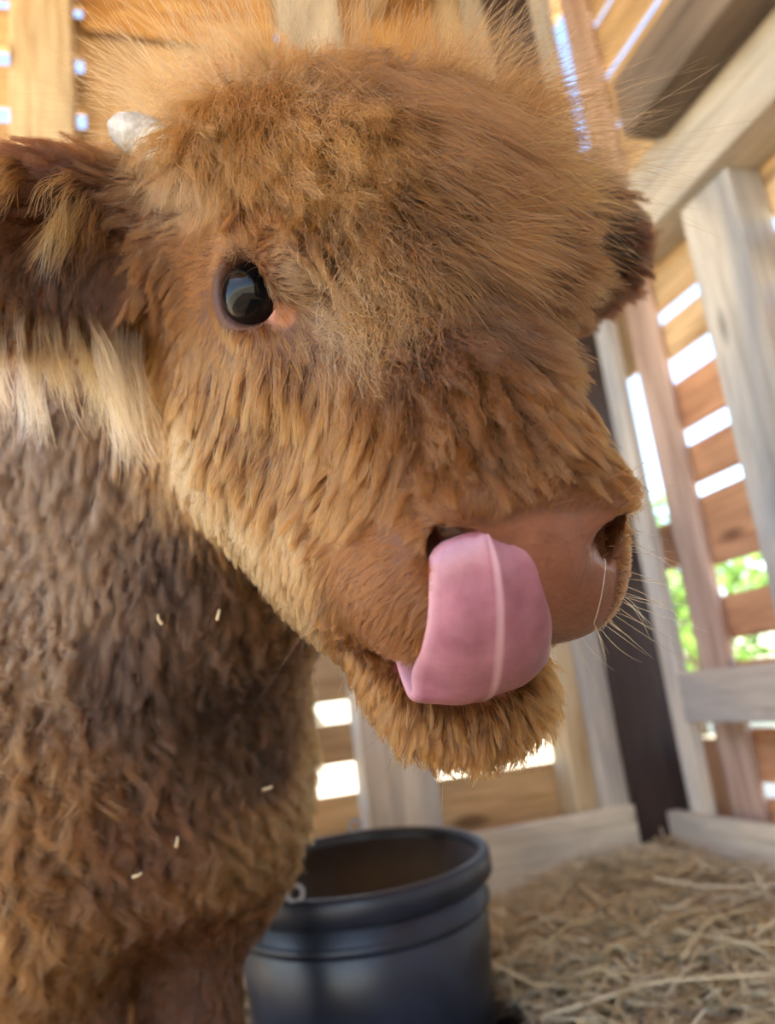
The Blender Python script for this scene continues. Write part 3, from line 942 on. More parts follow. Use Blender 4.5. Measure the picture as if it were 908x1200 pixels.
    (-0.162, 0.759, 0.402, 0.05, 0.69, -0.72, 0.4, 0.035, 150.0, 100.0, 60.0, 0.5),
    (-0.239, 0.767, 0.334, -0.27, 0.82, -0.5, 0.2, 0.025, 110.0, 62.0, 34.0, 0.5),
    (-0.317, 0.701, 0.373, -0.28, 0.39, -0.88, 0.45, 0.055, 130.0, 82.0, 40.0, 1.0),
    (-0.354, 0.732, 0.309, -0.33, 0.52, -0.79, 0.4, 0.05, 130.0, 82.0, 40.0, 0.9),
    (-0.234, 0.883, 0.264, -0.09, 0.08, -0.99, 0.2, 0.022, 106.0, 60.0, 34.0, 0.4),
    (-0.314, 0.86, 0.257, -0.2, 0.45, -0.87, 0.2, 0.022, 120.0, 70.0, 44.0, 0.4),
])
CTRL_P, CTRL_T = CTRL[:, 0:3], CTRL[:, 3:6]
CTRL_V = np.concatenate([CTRL[:, 6:8], np.array([lin(c) for c in CTRL[:, 8:11]]), CTRL[:, 11:12]], 1)   # lift, length, rgb, frizz
FALL_V = np.array([0.45, 0.045, *lin((112, 72, 42)), 0.9])
def groom(P, N):
    out_v = np.zeros((len(P), 6)); out_t = np.zeros((len(P), 3))
    for i in range(0, len(P), 20000):
        p = P[i:i + 20000]
        d2 = ((p[:, None, :] - CTRL_P[None]) ** 2).sum(-1)
        w = 1.0 / (d2 ** 1.75 + 0.010 ** 3.5)
        wf = 1.0 / (0.17 ** 3.5)
        ws = w.sum(1, keepdims=True) + wf
        out_v[i:i + 20000] = (w @ CTRL_V + wf * FALL_V) / ws
        out_t[i:i + 20000] = (w @ CTRL_T + wf * np.array([0.05, -0.1, -1.0])) / ws
    out_t -= (out_t * N).sum(1, keepdims=True) * N
    out_t /= np.maximum(np.linalg.norm(out_t, axis=1, keepdims=True), 1e-6)
    return out_t, out_v

def sample_surface(dens):
    """random points on the body; dens = strands per m2 for each quad"""
    e = QA * dens
    cnt = rng.poisson(e)
    fi = np.repeat(np.arange(len(BQ)), cnt)
    u, v = rng.random(len(fi)), rng.random(len(fi))
    q = BQ[fi]
    bl = lambda A: (A[q[:, 0]] * ((1 - u) * (1 - v))[:, None] + A[q[:, 1]] * (u * (1 - v))[:, None] + A[q[:, 2]] * (u * v)[:, None] + A[q[:, 3]] * ((1 - u) * v)[:, None])
    P = bl(BV); N = bl(BN); N /= np.linalg.norm(N, axis=1)[:, None]
    return P, N

GDIR = np.array([0, 0, -1.0])
def strands(P, N, T, lift, length, frizz, npts, clump_per=14, clump=0.6, grav=0.25, wave=1.0):
    n = len(P)
    rv = rng.normal(size=(n, 3))
    jit = 0.10 + 0.18 * frizz
    T = T + rv * (jit * 0.55)[:, None]
    T /= np.linalg.norm(T, axis=1)[:, None]
    # clump assignment
    nc = max(1, n // clump_per)
    ci = rng.choice(n, nc, replace=False)
    kd = KDTree(nc)
    for k, i in enumerate(ci): kd.insert(P[i], k)
    kd.balance()
    own = np.array([kd.find(p)[1] for p in P])
    gi = ci[own]
    # clump-level bend shared by a whole lock
    cb = rng.normal(size=(nc, 3)) * 0.26
    T = T + cb[own] * (0.35 + 0.5 * frizz)[:, None]
    T -= (T * N).sum(1, keepdims=True) * N * 0.6
    T /= np.linalg.norm(T, axis=1)[:, None]
    lift_c = np.clip(lift * (0.75 + 0.5 * rng.random(n)), 0.02, 1.2)
    d0 = T * (1 - np.clip(lift_c, 0, 0.95))[:, None] + N * (lift_c + 0.12)[:, None]
    d0 /= np.linalg.norm(d0, axis=1)[:, None]
    d1 = T + N * (lift_c * 0.30)[:, None] + GDIR * (grav * np.clip(length / 0.05, 0.2, 1.5))[:, None]
    d1 /= np.linalg.norm(d1, axis=1)[:, None]
    seg = (length / (npts - 1))[:, None]
    pts = np.zeros((n, npts, 3)); pts[:, 0] = P - N * 0.0006
    for k in range(1, npts):
        s = (k - 0.5) / (npts - 1)
        d = d0 * (1 - s) + d1 * s
        d /= np.linalg.norm(d, axis=1)[:, None]
        pts[:, k] = pts[:, k - 1] + d * seg
    sp = np.linspace(0, 1, npts)
    # pull to the lock's middle
    if clump > 0:
        base = pts[gi]
        f = (clump * sp ** 1.3)[None, :, None] * (0.65 + 0.5 * rng.random(n))[:, None, None]
        pts = pts + (base - pts) * np.clip(f, 0, 0.96) * (sp[None, :, None] > 0)
    # waves: shared by the lock, and own frizz
    ph = rng.random((nc, 2)) * 6.283; fq = (0.5 + 0.9 * rng.random(nc)) * (1 if wave == 1 else 1.5)
    a1 = np.cross(T, N); a1 /= np.maximum(np.linalg.norm(a1, axis=1), 1e-6)[:, None]
    amp = (wave * length * (0.015 + 0.06 * frizz))[:, None]
    w1 = np.sin(6.283 * fq[own][:, None] * sp[None] + ph[own][:, :1]) - np.sin(ph[own][:, :1])
    w2 = np.sin(6.283 * fq[own][:, None] * sp[None] * 0.8 + ph[own][:, 1:]) - np.sin(ph[own][:, 1:])
    env = sp[None] ** 0.9
    pts += a1[:, None, :] * (amp * w1 * env)[:, :, None] + N[:, None, :] * (amp * 0.5 * w2 * env)[:, :, None]
    ph = rng.random((n, 2)) * 6.283; fq = (1.5 + 3.0 * rng.random(n))[:, None]
    amp = (length * (0.012 + 0.035 * frizz) * rng.random(n))[:, None]
    pts += a1[:, None, :] * (amp * (np.sin(6.283 * fq * sp[None] + ph[:, :1]) - np.sin(ph[:, :1])))[:, :, None]
    pts += N[:, None, :] * (amp * (np.sin(5.1 * fq * sp[None] + ph[:, 1:]) - np.sin(ph[:, 1:])))[:, :, None]
    return pts, own

def hair_object(name, pts, tint, radius, tip=0.25, mat=None, parent=None):
    n, m_, _ = pts.shape
    tint = np.asarray(tint) * COAT_WARMTH
    hc = bpy.data.hair_curves.new(name)
    hc.add_curves([m_] * n)
    hc.attributes['position'].data.foreach_set('vector', pts.astype(np.float32).ravel())
    sp = np.linspace(0, 1, m_)
    rad = np.asarray(radius).reshape(-1, 1) * (1 - (1 - tip) * sp ** 1.5)[None] * np.ones((n, 1))
    ra = hc.attributes.get('radius') or hc.attributes.new('radius', 'FLOAT', 'POINT')
    ra.data.foreach_set('value', rad.astype(np.float32).ravel())
    ta = hc.attributes.new('tint', 'FLOAT_COLOR', 'CURVE')
    ta.data.foreach_set('color', np.concatenate([tint, np.ones((n, 1))], 1).astype(np.float32).ravel())
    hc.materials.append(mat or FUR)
    return to_calf(link(name, hc), parent)

def varied(rgb, own, amt=0.16):
    k = own.max() + 1
    v = 1 + rng.normal(size=k) * amt * 0.7
    v2 = 1 + rng.normal(size=len(own)) * amt
    return np.clip(rgb * (v[own] * v2)[:, None], 0.002, 0.95)

# density over the quads
QC = BV[BQ].mean(1)
QH = w2h(QC)
qm = lambda a: a[BQ].mean(1)
bare = np.clip(qm(PAD) + qm(NOS) + qm(MOU) + qm(EYM) * 1.2 + qm(RIM) * 0.8, 0, 1)
hd = np.linalg.norm(QH - (0, 0.02, -0.01), axis=1)
is_head = (hd < 0.20) | ((np.abs(QH[:, 0]) > 0.09) & (hd < 0.30))
qt, qv = groom(QC, BN[BQ].mean(1))
qlen = qv[:, 1]
front = sstep(-0.62, -0.42, QC[:, 0])                     # the trunk's far end gets fewer
d_head = np.where(qlen < 0.012, 2.4e6, np.where(qlen < 0.022, 1.3e6, 0.62e6))
d_body = 0.045e6 + 0.16e6 * front
DENS = np.where(is_head, d_head, d_body) * (1 - bare)

P, N = sample_surface(DENS)
T, V6 = groom(P, N)
hp = w2h(P)
hdp = np.linalg.norm(hp - (0, 0.02, -0.01), axis=1)
ih = (hdp < 0.20) | ((np.abs(hp[:, 0]) > 0.09) & (hdp < 0.30))
L = V6[:, 1] * (0.55 + 0.6 * rng.random(len(P)))
def emit(name, sel, npts, radius, **kw):
    pts, own = strands(P[sel], N[sel], T[sel], V6[sel, 0], L[sel], V6[sel, 5], npts, **kw)
    return hair_object(name, pts, varied(V6[sel, 2:5], own), radius)
short = ih & ((V6[:, 1] < 0.020) | ((hp[:, 2] < -0.062) & (hp[:, 1] > 0.07)))
long_ = ih & ~short
chin = short & (hp[:, 2] < -0.062) & (hp[:, 1] > 0.07)
emit('muzzle_fur', short & ~chin, 5, 0.00013, clump_per=9, clump=0.45, grav=0.05)
emit('chin_fur', chin, 6, 0.00014, clump_per=16, clump=0.9, grav=0.25)
emit('head_fur', long_, 9, 0.00018, clump_per=34, clump=0.80, grav=0.22)
emit('body_fur', ~ih, 8, 0.00034, clump_per=16, clump=0.78, grav=0.25, wave=2.2)
print('strands', len(P), short.sum(), long_.sum(), (~ih).sum())

# longer locks laid by hand: ear fringes, forelock, flyaway hairs
KD_B = KDTree(len(BV))
for i, v in enumerate(BV): KD_B.insert(v, i)
KD_B.balance()
def on_skin(p):
    i = KD_B.find(Vector(p))[1]
    return BV[i], BN[i]
def locks(name, spec, radius, frizz, npts=12, jig=0.004, mat=None, kink=0.0):
    """spec rows: root xyz, end direction xyz, length, count, spread, rgb, droop"""
    PTS = []; TN = []
    for (p, d, ln, cnt, spread, rgb, droop) in spec:
        p0, n0 = on_skin(p)
        d = np.asarray(d, float); d /= np.linalg.norm(d)
        n_sub = max(1, cnt // 24)
        for sub in range(n_sub):
            c = cnt // n_sub
            so = rng.normal(size=3) * spread
            ps, ns = on_skin(p0 + so)
            roots = ps + rng.normal(size=(c, 3)) * spread * 0.45
            dd = d + rng.normal(size=3) * 0.13
            l_ = ln * (0.6 + 0.5 * rng.random())
            sp = np.linspace(0, 1, npts)
            cen = ps + ns * 0.004
            line = [cen]
            for k in range(1, npts):
                s_ = k / (npts - 1)
                v = ns * max(0, 0.8 - 1.3 * s_) * 0.7 + dd * (0.45 + 0.6 * s_) + GDIR * droop * s_
                v /= np.linalg.norm(v)
                line.append(line[-1] + v * l_ / (npts - 1))
            line = np.array(line)
            side = np.cross(dd, ns); side /= np.linalg.norm(side) + 1e-9
            wv = np.sin(6.283 * (0.6 + rng.random()) * sp + rng.random() * 6.283)
            line += side * ((wv - wv[0]) * l_ * 0.05 * (0.4 + frizz) * sp)[:, None]
            lk = 0.7 + 0.45 * rng.random(c)                                   # strands of unequal length
            off = (roots - ps)
            body_ = np.stack([np.stack([np.interp(sp * f, sp, line[:, a]) for a in range(3)], -1) for f in lk])
            fl = (1 - 0.80 * sp ** 0.8)
            q = body_ + off[:, None, :] * fl[None, :, None] + rng.normal(size=(c, 1, 3)) * jig * sp[None, :, None]
            ph = rng.random((c, 3, 1)) * 6.283; fq = 2 + 5 * rng.random((c, 3, 1))
            w_ = np.sin(6.283 * fq * sp[None, None] + ph) - np.sin(ph)
            q = q + np.transpose(w_, (0, 2, 1)) * (kink * (0.3 + rng.random((c, 1, 1)))) * sp[None, :, None] ** 0.5
            PTS.append(q)
            TN.append(np.tile(lin(rgb), (c, 1)) * (1 + 0.15 * rng.normal(size=(c, 1)) + 0.12 * rng.normal()))
    hair_object(name, np.concatenate(PTS), np.clip(np.concatenate(TN), 0.003, 0.9), radius, mat=mat)

CR_, CU_ = np.array(cr), np.array(cu)
def sd(dx, dy, out=0.0):
    """direction to the calf's left / down its face as seen from in front, plus outwards"""
    return CR_ * dx - CU_ * dy - np.array(fw) * out
PALE, GOLD, BRN, DRK = (206, 156, 118), (188, 118, 62), (120, 70, 32), (84, 46, 24)
# blond fringe under the ear and a curl inside it
locks('ear_fringe', [
    ((-0.231, 0.452, 0.757), sd(0.05, 1), 0.060, 200, 0.006, PALE, 0.5), ((-0.216, 0.456, 0.757), sd(0.1, 1), 0.066, 240, 0.006, PALE, 0.5),
    ((-0.202, 0.460, 0.756), sd(0.15, 1), 0.050, 160, 0.006, (176, 124, 74), 0.4), ((-0.180, 0.463, 0.756), sd(0.2, 1), 0.062, 200, 0.006, (196, 146, 92), 0.5),
    ((-0.163, 0.461, 0.754), sd(0.25, 1), 0.084, 320, 0.006, PALE, 0.6), ((-0.155, 0.460, 0.753), sd(0.2, 1), 0.080, 240, 0.005, PALE, 0.6),
    ((-0.181, 0.395, 0.818), sd(-0.5, 0.4, 0.7), 0.060, 120, 0.004, (176, 128, 78), 1.3), ((-0.159, 0.402, 0.811), sd(-0.3, 0.5, 0.8), 0.062, 200, 0.005, (196, 150, 96), 1.4),
    ((-0.150, 0.412, 0.809), sd(-0.1, 0.6, 0.8), 0.055, 120, 0.005, (150, 100, 58), 1.2),
    ((-0.24, 0.43, 0.775), sd(-0.3, 0.8, 0.4), 0.035, 120, 0.005, (160, 112, 66), 0.8)], 0.00016, 0.6, npts=12, jig=0.004)
# forelock: rough golden ridge down the forehead, smoother locks swept over to the calf's left
fo = []
ridge = [(-0.008, 0.395, 0.855), (-0.006, 0.372, 0.815), (-0.003, 0.360, 0.785), (0.001, 0.357, 0.760), (0.006, 0.357, 0.735), (0.008, 0.357, 0.710), (0.012, 0.355, 0.690)]
for i, p in enumerate(ridge):
    for dx in (-0.4, 0.05, 0.5):
        fo.append((np.array(p) + np.array((0.012 * dx, 0, 0)), sd(0.10 + 0.25 * dx, 1.0, 0.35), 0.056, 84, 0.009, (212, 146, 98) if dx < 0.3 else (186, 118, 74), 0.3))
locks('forelock', fo, 0.00016, 1.5, npts=16, jig=0.012, kink=0.0015)
sw = []
for p, dx, dy, ln in (((0.016, 0.377, 0.823), 0.75, 0.65, 0.105), ((0.036, 0.386, 0.828), 0.8, 0.6, 0.105), ((0.0, 0.388, 0.848), 0.6, 0.75, 0.11), ((0.060, 0.394, 0.820), 0.85, 0.5, 0.09),
                      ((0.03, 0.375, 0.795), 0.8, 0.6, 0.09), ((0.02, 0.362, 0.765), 0.8, 0.55, 0.08), ((0.05, 0.375, 0.775), 0.85, 0.45, 0.075), ((0.045, 0.363, 0.740), 0.95, 0.2, 0.07),
                      ((0.055, 0.365, 0.72), 0.9, 0.35, 0.06), ((0.03, 0.357, 0.71), 0.7, 0.7, 0.06), ((-0.03, 0.385, 0.84), -0.05, 1.0, 0.07), ((-0.055, 0.39, 0.83), -0.15, 1.0, 0.065),
                      ((-0.045, 0.38, 0.80), 0.15, 1.0, 0.06), ((-0.02, 0.37, 0.80), 0.35, 1.0, 0.07)):
    c = (136, 88, 45) if dx > 0.5 else GOLD  # darker tint on the calf's left paints its shaded side
    sw.append((p, sd(dx, dy, 0.20), ln, 264, 0.010, c, 0.35))
for p, dx, dy, ln in (((-0.075, 0.425, 0.868), -0.8, -0.5, 0.075), ((-0.060, 0.415, 0.872), -0.5, -0.8, 0.052),
                      ((0.07, 0.425, 0.86), 0.6, -0.7, 0.062), ((0.085, 0.43, 0.845), 0.8, -0.5, 0.085), ((0.095, 0.44, 0.835), 0.9, -0.3, 0.085),
                      ((0.10, 0.44, 0.82), 1.0, -0.1, 0.075), ((0.05, 0.415, 0.865), 0.4, -0.9, 0.050), ((0.10, 0.45, 0.80), 1.0, 0.1, 0.065)):
    sw.append((p, sd(dx, dy, 0.05), ln, 260, 0.012, (140, 92, 48) if dx > 0 else (186, 130, 86), 0.15))  # shaded-side tint again for locks on the calf's left
locks('swept_forelock', sw, 0.00015, 0.5, npts=14, jig=0.010)
# flyaway hairs round the top of the head
fly = []
for p, dx, dy in (((-0.085, 0.417, 0.849), -0.9, -0.3), ((-0.075, 0.43, 0.865), -0.8, -0.5), ((-0.044, 0.409, 0.866), -0.5, -0.9), ((-0.02, 0.41, 0.87), -0.2, -1), ((0.004, 0.408, 0.869), 0.2, -1), ((0.05, 0.416, 0.857), 0.6, -0.7),
                  ((0.084, 0.422, 0.828), 0.9, -0.4), ((0.09, 0.43, 0.80), 1, 0.1), ((0.075, 0.40, 0.79), 1, 0.1)):
    fly.append((p, sd(dx, dy, 0.1), 0.085, 40, 0.014, (206, 164, 108), 0.1))
for _ in range(2): fly += [(np.array(p) + rng.normal(size=3) * 0.012, d, ln * 0.9, 40, sp_, c, dr) for (p, d, ln, _n, sp_, c, dr) in fly[:9]]
locks('flyaway_hair', fly, 0.00010, 1.0, npts=12, jig=0.030)

# whiskers, bristles and lashes
def whiskers(name, spec, radius):
    pts = []; tn = []
    for (p, d, ln, cnt, spread, rgb) in spec:
        for _ in range(cnt):
            r_, n_ = on_skin(np.asarray(p) + rng.normal(size=3) * spread)
            v = np.asarray(d, float) + rng.normal(size=3) * 0.22 + n_ * 0.5; v /= np.linalg.norm(v)
            l_ = ln * (0.5 + 0.6 * rng.random()); bend = rng.normal(size=3) * 0.16 + GDIR * 0.10
            s_ = np.linspace(0, 1, 8)[:, None]
            pts.append(r_ + v * l_ * s_ + bend * l_ * s_ ** 2)
            tn.append(lin(rgb) * (0.8 + 0.4 * rng.random()))
    return hair_object(name, np.array(pts), np.clip(np.array(tn), 0.003, 0.95), radius, tip=0.2)
whiskers('whiskers', [
    ((0.109, 0.368, 0.554), sd(1, 0.0), 0.030, 8, 0.008, (214, 176, 130)), ((0.108, 0.383, 0.536), sd(1, 0.3), 0.034, 9, 0.007, (214, 176, 130)), ((0.102, 0.386, 0.529), sd(0.9, 0.6), 0.034, 8, 0.007, (190, 140, 90)),
    ((0.104, 0.340, 0.575), sd(0.9, -0.4), 0.028, 7, 0.008, (196, 146, 96)), ((0.092, 0.389, 0.522), sd(0.6, 0.8), 0.024, 6, 0.007, (196, 146, 96)),
    ((-0.033, 0.383, 0.558), sd(-0.2, 1.0, 0.3), 0.050, 3, 0.008, (70, 50, 40)), ((-0.031, 0.389, 0.548), sd(-0.1, 1.0, 0.3), 0.045, 4, 0.008, (52, 40, 36)), ((-0.026, 0.428, 0.521), sd(0, 1.0, 0.2), 0.030, 4, 0.008, (140, 86, 44)),
    ((0.0, 0.331, 0.565), sd(-0.9, 0.2, 0.4), 0.060, 3, 0.008, (210, 160, 110)), ((0.069, 0.325, 0.585), sd(0.7, -0.4, 0.5), 0.026, 6, 0.010, (196, 140, 90)), ((0.03, 0.33, 0.59), sd(0.3, -0.6, 0.5), 0.024, 5, 0.008, (190, 130, 80)),
    ((0.031, 0.42, 0.480), sd(0.2, 1, 0.1), 0.022, 26, 0.014, (150, 92, 46)), ((0.055, 0.42, 0.488), sd(0.5, 0.9, 0.1), 0.024, 16, 0.010, (170, 112, 62)), ((0.0, 0.42, 0.49), sd(-0.2, 1, 0.1), 0.020, 20, 0.012, (150, 92, 46))], 0.00016)
lash = []
for t in np.linspace(-1.0, 1.0, 11):
    p = h2w(EYE * (-1, 1, 1) + np.array((-0.012 - 0.003 * (1 - t * t), 0.006 + 0.014 * t, 0.013 + 0.003 * (1 - t * t))))
    lash.append((p, sd(-0.45 + 0.3 * t, -0.55, 0.35), 0.008, 4, 0.0008, (70, 44, 28)))
whiskers('eyelashes', lash, 0.00013)
# wet thread below the far nostril
def glossy(name, col, rough=0.08, trans=0.0):
    m, nt, b = new_mat(name)
    b.inputs['Base Color'].default_value = col
    b.inputs['Roughness'].default_value = rough
    b.inputs['Transmission Weight'].default_value = trans
    return m
mp = np.array([(0.1035, 0.3495, 0.568), (0.1045, 0.351, 0.563), (0.1035, 0.353, 0.556), (0.1005, 0.3545, 0.549), (0.0965, 0.3560, 0.542), (0.0940, 0.3600, 0.536), (0.0925, 0.3680, 0.530), (0.0915, 0.3760, 0.5255)])
mp = np.array([(lambda q: q[0] + q[1] * 0.0006)(on_skin(p)) for p in mp[2:]])
mp = np.stack([np.interp(np.linspace(0, 5, 13), np.arange(6), mp[:, a]) for a in range(3)], -1)
for _ in range(4): mp[1:-1] = (mp[:-2] + 2 * mp[1:-1] + mp[2:]) / 4
V, F = tube(mp, [0.0003] * 13, 8)
o = to_calf(link('drool_thread', mesh_from('drool_thread', V, F), None, glossy('drool', (0.62, 0.55, 0.50, 1), 0.05, 0.5)))
o['label'] = 'shiny wet thread below the nostril'

# ------------------------------------------------------------------ feed bucket
def bucket():
    root = empty('feed_bucket', (-0.104, 1.235, 0.012))
    root.rotation_euler = (math.radians(3.5), 0, 0)
    tag(root, 'dark blue-black rubber feed bucket with thick rim on the straw', 'bucket')
    m, nt, b = new_mat('navy_rubber')
    g = G(nt); tc = g.n('ShaderNodeTexCoord')
    n = g.noise(tc.outputs['Object'], 14, 5, 0.6)
    g.l(g.ramp(n, [(0.35, srgb(15, 20, 32)), (0.7, srgb(30, 38, 56))]), b.inputs['Base Color'])
    g.l(g.ramp(n, [(0.3, (0.30,) * 3 + (1,)), (0.7, (0.48,) * 3 + (1,))]), b.inputs['Roughness'])
    g.bump(g.noise(tc.outputs['Object'], 160, 3, 0.5), b, 0.12, 0.001)
    def lathe(name, prof, parent, seg=64):
        bm = bmesh.new(); rings = []
        for r, z in prof:
            rings.append([bm.verts.new((r * math.cos(2 * math.pi * i / seg), r * math.sin(2 * math.pi * i / seg), z)) for i in range(seg)])
        for a, c in zip(rings[:-1], rings[1:]):
            for i in range(seg): bm.faces.new((a[i], a[(i + 1) % seg], c[(i + 1) % seg], c[i]))
        if name == 'shell':
            bm.faces.new(rings[0][::-1]); bm.faces.new(rings[-1])
        bmesh.ops.recalc_face_normals(bm, faces=bm.faces[:])
        me = bpy.data.meshes.new(name); bm.to_mesh(me); bm.free(); smooth(me)
        return link(name, me, parent, m)
    lathe('shell', [(0.150, 0.0), (0.156, 0.004), (0.160, 0.03), (0.1635, 0.032), (0.181, 0.262), (0.1745, 0.264), (0.1555, 0.035), (0.145, 0.014), (0.02, 0.012)], root)
    rim = lathe('rim', [(0.1745, 0.250), (0.1745, 0.272), (0.1775, 0.2775), (0.1860, 0.2775), (0.1895, 0.273), (0.1895, 0.246), (0.1860, 0.242), (0.1802, 0.243), (0.1745, 0.250)], root)
    lathe('band', [(0.1775, 0.205), (0.1805, 0.207), (0.1815, 0.216), (0.1785, 0.219)], root)
    ring_m = glossy('zinc_ring', srgb(176, 182, 196), 0.35)
    rm = bmesh.new()
    R_, r_ = 0.0095, 0.0030
    vs = [[rm.verts.new(((R_ + r_ * math.cos(v)) * math.cos(u), r_ * math.sin(v), (R_ + r_ * math.cos(v)) * math.sin(u))) for v in np.linspace(0, 2 * math.pi, 9)[:-1]] for u in np.linspace(0, 2 * math.pi, 21)[:-1]]
    for i in range(20):
        for j in range(8): rm.faces.new((vs[i][j], vs[(i + 1) % 20][j], vs[(i + 1) % 20][(j + 1) % 8], vs[i][(j + 1) % 8]))
    bmesh.ops.recalc_face_normals(rm, faces=rm.faces[:])
    rme = bpy.data.meshes.new('ring'); rm.to_mesh(rme); rm.free(); smooth(rme); rme.materials.append(ring_m)
    for ang in (-1.95, 1.65):
        o = link('ring', rme, rim)
        o.location = (0.182 * math.cos(ang), 0.182 * math.sin(ang), 0.286)
        o.rotation_euler = (0, 0, 0.2)
        o['label'] = 'small pale ring on the rim'
bucket()

# ------------------------------------------------------------------ straw bedding
def straw_mat():
    m, nt, b = new_mat('straw')
    g = G(nt)
    a = g.n('ShaderNodeAttribute', attribute_name='tone')
    g.l(g.ramp(a.outputs['Fac'], [(0.0, srgb(116, 96, 74)), (0.35, srgb(164, 142, 112)), (0.7, srgb(206, 184, 140)), (1.0, srgb(226, 212, 182))]), b.inputs['Base Color'])
    b.inputs['Roughness'].default_value = 0.6
    return m
STRAW = straw_mat()
def mound(x, y):
    """bedding height over the floor, world coordinates"""
    c, s = math.cos(PSI), math.sin(PSI)
    xs = x * c + y * s; ys = -x * s + y * c
    h = 0.020 + 0.075 * np.exp(-(((x - 0.36) / 0.34) ** 2 + ((y - 1.52) / 0.36) ** 2)) + 0.05 * np.exp(-(((xs - 1.1) / 0.25) ** 2 + ((ys - 1.70) / 0.16) ** 2))
    h = h + 0.012 * np.sin(x * 23 + y * 17) * np.sin(y * 29 - x * 7)
    return np.maximum(h, 0.004) + floor_z(xs, ys)
def straw_bed(n=11000):
    c, s = math.cos(PSI), math.sin(PSI)
    V = []; F = []; tone = []
    k = 0
    XS = rng.uniform(-1.3, 1.12, 4 * n); YS = rng.uniform(0.25, 1.76, 4 * n)
    x = XS * c - YS * s; y = XS * s + YS * c
    keep = rng.random(4 * n) < np.where((x > 0.02) & (y > 0.9), 1.0, 0.12)
    x, y = x[keep][:n], y[keep][:n]
    for xi, yi in zip(x, y):
        if math.hypot(xi + 0.104, yi - 1.235) < 0.225: continue                 # the bucket stands here
        L_ = 0.04 + 0.17 * rng.random() ** 2
        a = rng.uniform(0, 6.283); el = rng.normal() * 0.22
        w = rng.uniform(0.0009, 0.0026)
        d = np.array((math.cos(a) * math.cos(el), math.sin(a) * math.cos(el), math.sin(el)))
        sd_ = np.array((-math.sin(a), math.cos(a), 0)); up_ = np.cross(d, sd_) * -1
        z = float(mound(xi, yi)) + rng.uniform(-0.004, 0.022)
        bend = rng.normal(size=3) * 0.10 * L_
        tipx = np.array([xi, yi]) + np.outer((-1, 1), d[:2]) * L_ / 2
        if (tipx @ (c, s)).max() > 1.15 or (tipx @ (-s, c)).max() > 1.785 or np.hypot(tipx[:, 0] + 0.104, tipx[:, 1] - 1.235).min() < 0.2: continue
        cc = np.array((xi, yi, z)); t_ = float(np.clip(rng.normal(0.76, 0.22), 0, 1))
        for q in (-1, 0, 1):
            pc = cc + d * (q * L_ / 2) + bend * (1 - q * q)
            pc[2] = max(pc[2], 0.004)
            for j in range(3):
                tt = 2.094 * j
                V.append(pc + w * (sd_ * math.cos(tt) + up_ * math.sin(tt))); tone.append(t_)
        for q in (0, 1):
            for j in range(3):
                F.append((k + q * 3 + j, k + q * 3 + (j + 1) % 3, k + q * 3 + 3 + (j + 1) % 3, k + q * 3 + 3 + j))
        k += 9
    me = bpy.data.meshes.new('straw_bedding')
    V = np.array(V)
    # keep the bedding out of the bucket
    me.from_pydata(V.tolist(), [], F)
    at = me.attributes.new('tone', 'FLOAT', 'POINT'); at.data.foreach_set('value', np.array(tone, np.float32))
    smooth(me)
    o = link('straw_bedding', me, None, STRAW)
    tag(o, 'loose straw and hay bedding strewn over the shed floor', 'straw', kind='stuff')
straw_bed()
# chaff and dirt heaped under the straw
hm = grid_mesh('litter_mound', -0.02, 0.86, 0.95, 1.86, 70, 70, lambda X, Y: mound(X, Y) - 0.006)
bm = bmesh.new(); bm.from_mesh(hm)
c_, s_ = math.cos(PSI), math.sin(PSI)
bad = [v for v in bm.verts if (v.co.x * c_ + v.co.y * s_) > 1.155 or (-v.co.x * s_ + v.co.y * c_) > 1.79 or math.hypot(v.co.x + 0.104, v.co.y - 1.235) < 0.205]
bmesh.ops.delete(bm, geom=bad, context='VERTS'); bm.to_mesh(hm); bm.free()
def litter_mat():
    m, nt, b = new_mat('litter')
    g = G(nt); tc = g.n('ShaderNodeTexCoord')
    n = g.noise(tc.outputs['Object'], 26, 8, 0.75, 0.5); n2 = g.noise(tc.outputs['Object'], 5, 3, 0.5)
    c = g.ramp(n, [(0.32, srgb(74, 60, 52)), (0.5, srgb(140, 122, 106)), (0.7, srgb(196, 180, 156))])
    c = g.mix(g.ramp(n2, [(0.45, (0, 0, 0, 1)), (0.6, (0.6,) * 3 + (1,))]), c, srgb(88, 74, 66))
    g.l(c, b.inputs['Base Color']); b.inputs['Roughness'].default_value = 0.95
    g.bump(n, b, 1.0, 0.012)
    return m
tag(link('litter_mound', hm, None, litter_mat()), 'low mound of dusty chaff and dirt under the straw', 'litter', kind='stuff')

# single stalks that stand out
def stalk(name, pts, r, tone, label, group=None):
    pts = np.asarray(pts, float)
    t = np.linspace(0, 1, len(pts)); tt = np.linspace(0, 1, 12)
    P_ = np.stack([np.interp(tt, t, pts[:, i]) for i in range(3)], -1)
    V, F = tube(P_, [r * (1 - 0.35 * q) for q in tt], 7)
    me = mesh_from(name, V, F)
    at = me.attributes.new('tone', 'FLOAT', 'POINT'); at.data.foreach_set('value', np.full(len(V), tone, np.float32))
    o = link(name, me, None, STRAW)
    return tag(o, label, 'straw', group)
def mz(x, y, dz=0.012): return (x, y, float(mound(x, y)) + dz + 0.014)
stalk('straw_stalk', [(0.062, 1.29, 0.115), mz(0.13, 1.30, 0.02), mz(0.22, 1.28, 0.012)], 0.0028, 0.75, 'thick tan straw stalk poking out beside the bucket')
stalk('straw_stalk', [mz(0.29, 1.70, 0.035), mz(0.29, 1.52, 0.03), mz(0.33, 1.27, 0.02)], 0.0034, 0.72, 'long thick pale stalk running forward down the straw mound')
